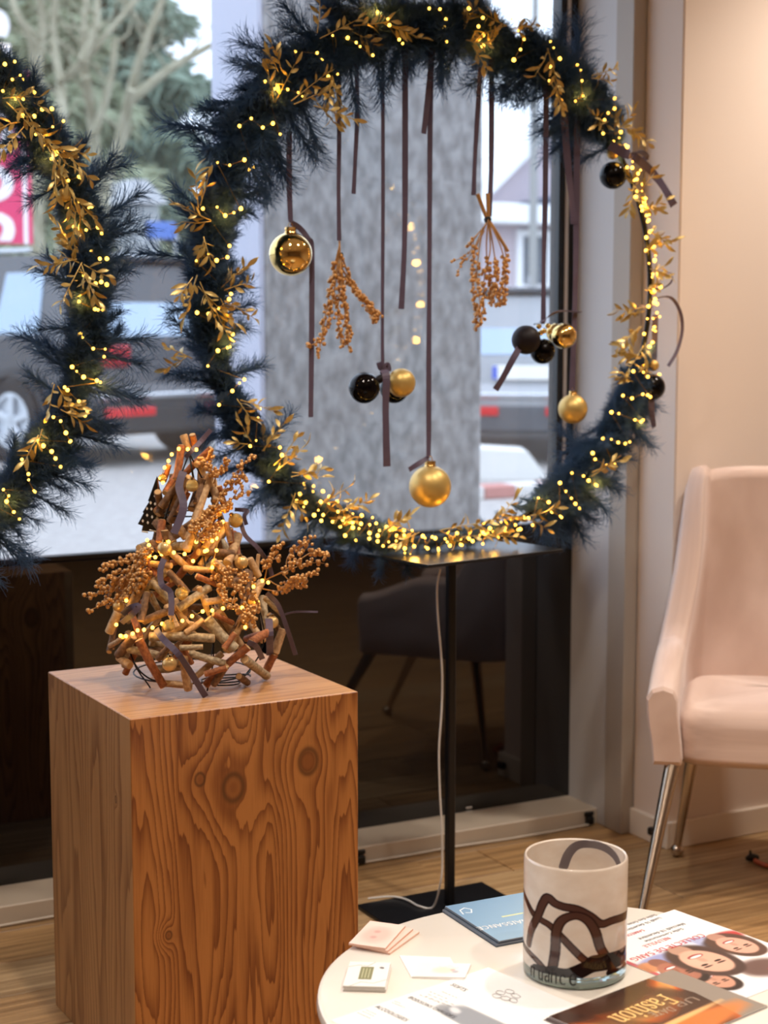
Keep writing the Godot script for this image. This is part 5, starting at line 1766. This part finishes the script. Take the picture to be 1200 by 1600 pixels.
func vase() -> void:
	var f := on_y(897, 1549, TABLE_Y)
	var away := Vector3(f.x - EYE.x, 0, f.z - EYE.z).normalized()
	var l := on_y(816.5, 1500, TABLE_Y)
	var dl := (f - EYE).length()
	var R := 81.0 / FOCAL * (Vector3(f.x, 0.6, f.z) + away * 0.068 - EYE).dot(-cam_basis.z)
	var c := f + away * R
	# height from the near rim
	var k := ray(897, 1360)
	var t := Vector2(f.x - EYE.x, f.z - EYE.z).length() / Vector2(k.x, k.z).length()
	var H := (EYE + k * t).y - TABLE_Y
	var o := thing("glass_vase", "milky white glass vase with brown swirling bands on the coffee table", "vase", c)
	# painted wall: u once round (0.25 turn = towards +z), v up
	var w := 1024
	var h := 512
	var im := mottle(w, h, c8(238, 226, 212), c8(248, 240, 230), 71, 8.0, 5.0)
	var br := Color(c8(88, 58, 50), 0.85)
	var dk := Color(c8(30, 18, 18), 0.97)
	var front := atan2(-away.z, -away.x) / TAU * w
	# photograph pixels on the near side -> texture
	var uv := func(px: float, py: float) -> Vector2:
		var a := asin(clampf((px - 898.0) / 82.0, -0.995, 0.995))
		var curve := 24.0 * (cos(a) - 1.0)
		var v := (1549.0 + curve - py) / (1549.0 - 1360.0)
		return Vector2(front + a / TAU * w * -1.0, (1.0 - v) * h)
	var bands := [[[816, 1397], [822, 1412], [832, 1430], [845, 1440], [860, 1448], [878, 1465], [895, 1482], [915, 1500], [930, 1503], [945, 1499]], [[826, 1480], [830, 1458], [840, 1435], [848, 1414], [856, 1404], [866, 1412], [880, 1417], [900, 1420], [920, 1430], [938, 1442], [958, 1436], [979, 1428]], [[863, 1520], [868, 1490], [870, 1455], [880, 1437], [900, 1430], [918, 1437], [930, 1455], [938, 1480], [950, 1498]], [[816, 1480], [825, 1492], [840, 1505], [852, 1518]]]
	var bw := [24.0, 30.0, 30.0, 22.0]
	for q in bands.size():
		var pts := []
		for e in bands[q]:
			pts.append(uv.call(e[0], e[1]))
		stroke(im, spline(pts, 4), bw[q] + 5.0, Color(c8(52, 30, 28), 0.8), true)
		stroke(im, spline(pts, 4), bw[q] - 6.0, br, true)
	for e in [[[[840, 1522], [870, 1524], [890, 1524], [905, 1518], [925, 1508], [950, 1503], [975, 1490]], 58.0], [[[930, 1504], [955, 1500], [976, 1492]], 72.0], [[[955, 1518], [968, 1520], [976, 1512]], 40.0], [[[836, 1522], [860, 1518], [868, 1516]], 30.0]]:
		var pts := []
		for q in e[0]:
			pts.append(uv.call(q[0], q[1]))
		stroke(im, spline(pts, 4), e[1], dk, true)
	# band that shows through on the far inner side
	var back := []
	for e in [[-15.0, 0.76], [-9.0, 0.87], [2.0, 0.945], [22.0, 0.965], [42.0, 0.945], [58.0, 0.89], [68.0, 0.80]]:
		back.append(Vector2(front + w * 0.5 + e[0] / 360.0 * w, (1.0 - e[1]) * h))
	stroke(im, spline(back, 5), 34.0, Color(c8(128, 118, 120), 0.9), true)
	var gm := tmat(im, 0.08)
	gm.clearcoat_enabled = true
	gm.clearcoat = 0.6
	gm.clearcoat_roughness = 0.05
	gm.backlight_enabled = true
	gm.backlight = Color(0.7, 0.66, 0.6)
	var mb := MB.new()
	var wall := 0.0042
	mb.lathe(PackedVector2Array([Vector2(R, H * 0.11), Vector2(R, H - 0.004), Vector2(R - 0.0012, H - 0.001), Vector2(R - wall * 0.5, H), Vector2(R - wall, H - 0.0016), Vector2(R - wall, H * 0.13), Vector2(R * 0.5, H * 0.115), Vector2(0, H * 0.115)]), 96)
	for q in mb.v.size():
		var y := mb.v[q].y
		mb.t[q] = Vector2(mb.t[q].x, 1.0 - y / H)
	put("wall", mb.mesh(), gm, o)
	# thick clear greenish foot
	var fm := mat(Color(c8(206, 226, 222), 0.25), 0.03)
	fm.refraction_enabled = true
	fm.refraction_scale = 0.05
	fm.transparency = BaseMaterial3D.TRANSPARENCY_ALPHA
	put("glass_foot", lathe_mesh([Vector2(0, 0.0006), Vector2(R - 0.006, 0.0006), Vector2(R - 0.001, 0.004), Vector2(R, 0.009), Vector2(R, H * 0.109), Vector2(0, H * 0.109)], 72), fm, o)
	# printed word on the foot, bent round it letter by letter
	var word := "nuance"
	var lw := [0.0105, 0.0095, 0.010, 0.0105, 0.0105, 0.0125]
	var run := 0.0
	var tm: Material = M.black
	for q in word.length():
		var px: float = [833.0, 846.0, 856.0, 866.5, 880.0, 896.0][q]
		var a := asin((px - 898.0) / 82.0)
		var out := (-away).rotated(Vector3.UP, a)
		var side := Vector3.UP.cross(out)
		var cc := c + out * (R + 0.0003) + Vector3(0, 0.0075 + 0.001 * q * 0.2, 0)
		letters(word[q], cc - side * lw[q] * 0.42, cc + side * lw[q] * 0.42, out, tm, o, "Droid Serif" if q >= 4 else "Droid Sans", 1.35 if q < 4 else 1.2, 0.0004)


# a sheet or stack lying on the table: corner o, across a, down b (metres); art faces up
func sheet(called: String, label: String, cat: String, o: Vector3, a: Vector3, b: Vector3, th: float, m: Material, edge: Material, group := "") -> Node3D:
	var n := thing(called, label, cat, Vector3(o.x + (a.x + b.x) / 2, o.y, o.z + (a.z + b.z) / 2), group)
	var mb := MB.new()
	var q := [o - n.position, o + a - n.position, o + a + b - n.position, o + b - n.position]
	var up := Vector3(0, th, 0)
	mb.face([q[0] + up, q[1] + up, q[2] + up, q[3] + up], Vector3.UP, [Vector2(0, 0), Vector2(1, 0), Vector2(1, 1), Vector2(0, 1)])
	put("face", mb.mesh(), m, n)
	var eb := MB.new()
	var c: Vector3 = (q[0] + q[2]) / 2
	eb.face([q[0], q[1], q[2], q[3]], Vector3.DOWN)
	for k in 4:
		eb.face([q[k], q[(k + 1) % 4], q[(k + 1) % 4] + up * 0.999, q[k] + up * 0.999], (q[k] + q[(k + 1) % 4]) / 2 - c)
	put("edge", eb.mesh(), edge, n)
	return n


func head(im: Image, c: Vector2, r: float, skin: Color, hair: Color, long_hair: bool) -> void:
	if long_hair:
		dab(im, c + Vector2(0, r * 0.35), Vector2(r * 1.1, r * 1.35), hair, 0.0, 0.12)
	dab(im, c + Vector2(0, -r * 0.22), Vector2(r * 0.95, r * 1.12), hair, 0.0, 0.08)
	dab(im, c + Vector2(0, r * 1.3), Vector2(r * 0.4, r * 0.5), skin.darkened(0.18), 0.0, 0.15)
	dab(im, c + Vector2(0, r * 0.12), Vector2(r * 0.76, r * 1.06), skin, 0.0, 0.08)
	dab(im, c + Vector2(r * 0.3, r * 0.25), Vector2(r * 0.3, r * 0.5), Color(skin.lightened(0.15), 0.6), 0.0, 0.5)
	for s in [-1.0, 1.0]:
		dab(im, c + Vector2(s * r * 0.32, -r * 0.08), Vector2(r * 0.15, r * 0.065), Color(0.16, 0.1, 0.09), 0.0, 0.3)
		dab(im, c + Vector2(s * r * 0.32, -r * 0.25), Vector2(r * 0.2, r * 0.05), hair, 0.0, 0.4)
	dab(im, c + Vector2(r * 0.04, r * 0.28), Vector2(r * 0.13, r * 0.2), Color(skin.darkened(0.16), 0.7), 0.0, 0.5)
	dab(im, c + Vector2(0, r * 0.64), Vector2(r * 0.34, r * 0.15), Color(0.62, 0.24, 0.24), 0.0, 0.15)
	dab(im, c + Vector2(0, r * 0.61), Vector2(r * 0.27, r * 0.085), Color(0.96, 0.94, 0.92), 0.0, 0.15)


func on_table() -> void:
	var y := TABLE_Y + 0.0002
	var paper: Material = M.paper
	# menu sheet
	var md := Vector3(0.2, 0, 0.98).normalized()
	var mu := Vector3(0.98, 0, -0.2).normalized()
	var mi := Image.create(360, 520, false, Image.FORMAT_RGB8)
	mi.fill(c8(240, 239, 236))
	# grey cup picture at the head of the middle column
	for k in 60:
		var t := k / 59.0
		dab(mi, Vector2(150 + t * 330, 252 + t * 10), Vector2(30, 38 + 10 * t), Color(c8(150, 154, 160), 0.5), 0.0, 0.4)
	dab(mi, Vector2(122, 262), Vector2(26, 20), Color(c8(120, 124, 130), 0.7), 0.2, 0.5)
	dab(mi, Vector2(146, 250), Vector2(20, 12), Color(c8(226, 228, 230), 0.9), 0.3, 0.5)
	var mo := Vector3(0.972, y, 2.046) + mu * 0.292
	var menu := sheet("menu_sheet", "white printed menu sheet with a grey cup picture at the table's near left", "menu", mo, md * 0.205, -mu * 0.292, 0.0006, tmat(mi, 0.45), paper)
	letters("ALCOOLISEES", on_y(585, 1573, y + 0.0009), on_y(633, 1596, y + 0.0009), Vector3.UP, M.ink, menu, "Droid Sans", 1.0, 0.0002)
	letters("BOISSONS CHAUDES", on_y(637, 1559, y + 0.0009), on_y(708, 1591, y + 0.0009), Vector3.UP, M.ink, menu, "Droid Sans", 1.0, 0.0002)
	letters("SOFTS", on_y(703, 1539, y + 0.0009), on_y(725, 1549, y + 0.0009), Vector3.UP, M.ink, menu, "Droid Sans", 1.0, 0.0002)
	# lines too small to read
	var lines := MB.new()
	for e in [[671, 1549, 700, 1561], [668, 1553, 712, 1571], [664, 1556, 706, 1573], [655, 1554, 690, 1568], [690, 1549, 716, 1560], [572, 1578, 588, 1585], [566, 1580, 585, 1588], [558, 1582, 580, 1592], [612, 1566, 634, 1575], [616, 1564, 626, 1568]]:
		var a := on_y(e[0], e[1], y + 0.0007) - menu.position
		var b := on_y(e[2], e[3], y + 0.0007) - menu.position
		var segs := 5
		for s in segs:
			lines.band(pv([a.lerp(b, (s + 0.08) / segs), a.lerp(b, (s + rr(0.6, 0.9)) / segs)]), pv([mu, mu]), 0.0011, 0.0002)
	put("small_print", lines.mesh(), M.ink_soft, menu).set_meta("kind", "stuff")
	var fl := MB.new()
	for e in [[782, 1551], [796, 1549], [806, 1556], [790, 1560], [802, 1563], [776, 1556]]:
		var cc := on_y(e[0], e[1], y + 0.0012) - menu.position
		var pts := []
		for k in 9:
			var a := TAU * k / 8
			pts.append(cc + Vector3(cos(a) * 0.006 + rr(-0.001, 0.001), 0, sin(a) * 0.008))
		fl.tube(pv(pts), radii(9, 0.0003, 0.0003), 4, false)
	put("line_drawing", fl.mesh(), M.ink_soft, menu)

	# stack of pink cards
	var pk := Image.create(128, 96, false, Image.FORMAT_RGB8)
	pk.fill(c8(236, 206, 194))
	dab(pk, Vector2(60, 46), Vector2(44, 36), Color(c8(226, 170, 158), 0.6), 0.0, 0.4)
	dab(pk, Vector2(46, 44), Vector2(7, 8), Color(c8(170, 130, 124), 0.5), 0.0, 0.5)
	dab(pk, Vector2(76, 42), Vector2(7, 8), Color(c8(170, 130, 124), 0.5), 0.0, 0.5)
	for k in 3:
		var turn: float = [0.16, 0.09, 0.0][k]
		var a := (on_y(579, 1447, y) - on_y(545, 1483, y)) * 0.98
		var b := (on_y(602, 1491, y) - on_y(545, 1483, y))
		var o := on_y(545, 1483, y) + Vector3([0.012, 0.006, 0.0][k], 0.0032 * k, 0.0)
		sheet("pink_card", ["pale pink card at the bottom of the pink stack", "pale pink card in the middle of the pink stack", "pale pink card with a faint picture on top of the pink stack"][k], "card", o, a.rotated(Vector3.UP, -turn), b.rotated(Vector3.UP, -turn), 0.003, tmat(pk, 0.5) if k == 2 else mat(c8(234, 200, 186), 0.5), mat(c8(222, 180, 160), 0.6), "pink cards on the table")
	# block of white cards with a green label
	var gi := Image.create(128, 160, false, Image.FORMAT_RGB8)
	gi.fill(c8(238, 236, 230))
	stroke(gi, [Vector2(0, 34), Vector2(30, 22), Vector2(60, 26), Vector2(80, 0)], 2.5, c8(150, 148, 140))
	stroke(gi, [Vector2(20, 160), Vector2(50, 132), Vector2(90, 138), Vector2(128, 112)], 2.5, c8(150, 148, 140))
	gi.fill_rect(Rect2i(40, 32, 40, 84), c8(128, 128, 90))
	for k in 3:
		gi.fill_rect(Rect2i(48 + k * 10, 42, 3, 64), c8(196, 196, 160))
	dab(gi, Vector2(104, 36), Vector2(8, 6), c8(90, 86, 90), 0.4)
	for k in 4:
		var o := on_y(536, 1549, y) + Vector3(rr(-0.001, 0.001), 0.0022 * k, rr(-0.001, 0.001))
		var a := on_y(602, 1551, y) - on_y(536, 1549, y)
		var b := on_y(547, 1511, y) - on_y(536, 1549, y)
		sheet("visiting_card", ["lowest white card of the block with the green label", "second lowest white card of the block with the green label", "second highest white card of the block with the green label", "top white card with a green label and grey veins"][k], "card", o + b, a, -b, 0.002, tmat(gi, 0.4) if k == 3 else paper, mat(c8(206, 200, 192), 0.6), "white cards with green label")
	# two loose cards with soft floral print
	var wi := Image.create(160, 110, false, Image.FORMAT_RGB8)
	wi.fill(c8(240, 236, 232))
	dab(wi, Vector2(84, 56), Vector2(32, 22), Color(c8(238, 220, 176), 0.5), 0.0, 0.5)
	dab(wi, Vector2(112, 52), Vector2(8, 7), Color(c8(226, 150, 150), 0.6), 0.0, 0.5)
	dab(wi, Vector2(122, 66), Vector2(10, 9), Color(c8(150, 148, 160), 0.6), 0.0, 0.6)
	for k in 10:
		dab(wi, Vector2(70 + k * 6, 30 + 8 * sin(k * 1.0)), Vector2(2, 2), Color(c8(200, 170, 150), 0.7))
	var w1 := on_y(624, 1494, y)
	sheet("floral_card", "white card under the other floral card at the table's left", "card", w1, on_y(703, 1497, y) - w1, on_y(640, 1535, y) - w1 + Vector3(0.01, 0, -0.012), 0.0014, paper, paper, "floral cards")
	var w2 := on_y(655, 1505, y + 0.0016)
	sheet("floral_card", "white card with pale floral print lying on another white card", "card", w2, on_y(736, 1507, y) - on_y(655, 1505, y), (on_y(612, 1525, y) - on_y(655, 1505, y)) * 0.9 + Vector3(0.018, 0, 0.02), 0.0014, tmat(wi, 0.45), paper, "floral cards")
	# stack of blue booklets
	var bi := Image.create(256, 256, false, Image.FORMAT_RGB8)
	for yy in 256:
		for xx in 256:
			bi.set_pixel(xx, yy, c8(104, 140, 172).lerp(c8(156, 188, 206), clampf((xx * 0.5 + yy) / 380.0, 0, 1)))
	dab(bi, Vector2(60, 180), Vector2(50, 30), Color(c8(120, 150, 176), 0.5), 0.3, 0.6)
	stroke(bi, [Vector2(14, 66), Vector2(20, 40), Vector2(40, 30), Vector2(52, 46), Vector2(40, 66), Vector2(26, 60)], 3.5, c8(236, 240, 240))
	bi.fill_rect(Rect2i(98, 120, 140, 7), c8(214, 214, 150))
	bi.fill_rect(Rect2i(150, 196, 106, 10), c8(214, 216, 150))
	var bo := on_y(694, 1423, y)
	var ba := (on_y(795, 1405, y) - bo).normalized() * 0.148
	var bb := Vector3.UP.cross(ba).normalized() * -0.17
	for k in 4:
		var o := bo + Vector3([-0.006, -0.004, 0.0, 0.002][k], 0.0018 * k, [0.004, 0.002, 0.001, 0.0][k])
		var n := sheet("blue_booklet", ["lowest blue booklet of the stack behind the vase", "second lowest blue booklet of the stack behind the vase", "third blue booklet of the stack, just under the top one", "top blue booklet with white arrow and yellow lines behind the vase"][k], "booklet", o, ba, bb, 0.0017, tmat(bi, 0.3) if k == 3 else mat(c8(72, 84, 98), 0.5), mat(c8(150, 150, 156) if k % 2 else c8(60, 66, 78), 0.6), "blue booklets")
		if k == 3:
			letters("NAISSANCE", on_y(822, 1436, y + 0.0073), on_y(744, 1449, y + 0.0073), Vector3.UP, paper, n, "Droid Sans", 1.0, 0.0002)
	# blood donation flyer, upside down for the viewer
	var fi := Image.create(420, 594, false, Image.FORMAT_RGB8)
	fi.fill(c8(242, 240, 238))
	fi.fill_rect(Rect2i(404, 0, 16, 594), c8(206, 96, 110))
	fi.fill_rect(Rect2i(0, 0, 404, 70), c8(226, 230, 236))
	# photo of laughing people, upright in the flyer's own direction
	for e in [[60, 350, 70, c8(190, 58, 56)], [150, 372, 60, c8(170, 178, 214)], [240, 376, 80, c8(226, 230, 240)], [330, 350, 80, c8(150, 158, 204)], [120, 330, 40, c8(70, 60, 64)], [390, 330, 36, c8(206, 140, 100)]]:
		dab(fi, Vector2(e[0], e[1] - 14), Vector2(e[2], 36), e[3], 0.0, 0.3)
	dab(fi, Vector2(150, 110), Vector2(80, 60), c8(104, 78, 72), 0.2, 0.3)
	dab(fi, Vector2(110, 70), Vector2(46, 24), c8(196, 48, 50), 0.5, 0.2)
	head(fi, Vector2(320, 128), 56, c8(206, 150, 126), c8(46, 34, 32), false)
	head(fi, Vector2(80, 262), 66, c8(222, 168, 146), c8(84, 58, 48), true)
	head(fi, Vector2(350, 236), 66, c8(172, 112, 92), c8(40, 30, 30), false)
	head(fi, Vector2(236, 236), 84, c8(226, 176, 152), c8(70, 50, 46), true)
	var td := Vector3(-0.982, 0, 0.19).normalized()
	var tu := Vector3(0.19, 0, 0.982).normalized()
	var fo := Vector3(1.648, y, 1.922)
	var fly := sheet("blood_drive_flyer", "white and red blood drive flyer with laughing faces right of the vase", "flyer", fo + tu * 0.30, td * 0.228, -tu * 0.30, 0.0008, tmat(fi, 0.3), paper)
	letters("COLLECTE DE SANG", on_y(1094, 1459, y + 0.0012), on_y(983, 1498, y + 0.0012), Vector3.UP, mat(c8(206, 60, 70), 0.5), fly, "Droid Sans", 0.9, 0.0002)
	letters("NEUVILLE", on_y(1042, 1464, y + 0.0012), on_y(1003, 1478, y + 0.0012), Vector3.UP, mat(c8(206, 100, 106), 0.5), fly, "Droid Sans", 0.9, 0.0002)
	letters("Mercredi 18 decembre", on_y(1066, 1442, y + 0.0012), on_y(996, 1466, y + 0.0012), Vector3.UP, M.ink_soft, fly, "Droid Sans", 1.0, 0.0002)
	letters("Salle Communale", on_y(1064, 1450, y + 0.0012), on_y(1006, 1470, y + 0.0012), Vector3.UP, M.ink_soft, fly, "Droid Sans", 0.8, 0.0002)
	letters("Lundi 16 decembre", on_y(1029, 1433, y + 0.0012), on_y(975, 1453, y + 0.0012), Vector3.UP, M.ink_soft, fly, "Droid Sans", 1.0, 0.0002)
	letters("Salle des fetes", on_y(1022, 1428, y + 0.0012), on_y(978, 1444, y + 0.0012), Vector3.UP, M.ink_soft, fly, "Droid Sans", 0.9, 0.0002)
	letters("SAMEDI", on_y(1003, 1452, y + 0.0012), on_y(976, 1461, y + 0.0012), Vector3.UP, mat(c8(206, 100, 106), 0.5), fly, "Droid Sans", 0.9, 0.0002)
	# folded fashion leaflet in orange and brown
	var si := Image.create(420, 300, false, Image.FORMAT_RGB8)
	for yy in 300:
		for xx in 420:
			var q := Vector2(xx / 420.0, yy / 300.0)
			var f1 := sin(q.x * 5.0 + q.y * 7.0 + 1.6 * sin(q.x * 4.0))
			var f2 := sin(q.x * 11.0 - q.y * 5.0 + 2.0)
			var col := c8(70, 44, 34).lerp(c8(206, 92, 40), smoothstep(-0.2, 0.9, f1)).lerp(c8(240, 170, 96), smoothstep(0.55, 1.0, f1) * 0.8)
			col = col.lerp(c8(52, 36, 32), smoothstep(0.5, 1.0, f2) * 0.6)
			if q.x < 0.16 + 0.10 * absf(q.y - 0.55):
				col = c8(146, 136, 126)
			si.set_pixel(xx, yy, col)
	dab(si, Vector2(250, 40), Vector2(230, 46), Color(c8(230, 130, 62), 0.9), -0.06, 0.3)
	dab(si, Vector2(230, 84), Vector2(180, 10), Color(c8(250, 196, 130), 0.9), -0.06, 0.5)
	dab(si, Vector2(210, 200), Vector2(120, 70), Color(c8(74, 56, 42), 0.75), 0.0, 0.5)
	var sd := Vector3(-0.977, 0, 0.21).normalized()
	var su := Vector3(0.21, 0, 0.977).normalized()
	for k in 3:
		var so := Vector3(1.486, y + 0.0011 * k, 2.126)
		var w: float = 0.255 + [0.012, 0.006, 0.0][k]
		var n := sheet("fashion_leaflet", ["lowest sheet of the folded dark fashion leaflet at the table's edge", "middle sheet of the folded dark fashion leaflet", "orange and brown fashion leaflet in front of the vase"][k], "leaflet", so + su * 0.17, sd * w, -su * 0.17, 0.001, tmat(si, 0.22) if k == 2 else mat(c8(96, 84, 82), 0.4), paper if k != 1 else mat(c8(60, 50, 50), 0.5), "fashion leaflet sheets")
		if k == 2:
			var ly := y + 0.0033
			letters("Fashion", on_y(1032, 1553, ly), on_y(948, 1589, ly), Vector3.UP, mat(c8(250, 206, 130), 0.4), n, "Droid Serif", 1.5, 0.0002)
			letters("UP", on_y(1081, 1557, ly), on_y(1050, 1568, ly), Vector3.UP, mat(c8(150, 130, 112), 0.4), n, "Droid Sans", 0.6, 0.0002)
			letters("DATE", on_y(1046, 1573, ly), on_y(1012, 1583, ly), Vector3.UP, mat(c8(170, 150, 128), 0.4), n, "Droid Sans", 1.1, 0.0002)


func _ready() -> void:
	rng.seed = 20241
	setup_view()
	make_materials()
	room()
	street()
	stands_and_wreaths()
	plinth()
	twig_tree()
	chair()
	coffee_table()
	vase()
	cables()
	hanging()
	on_table()
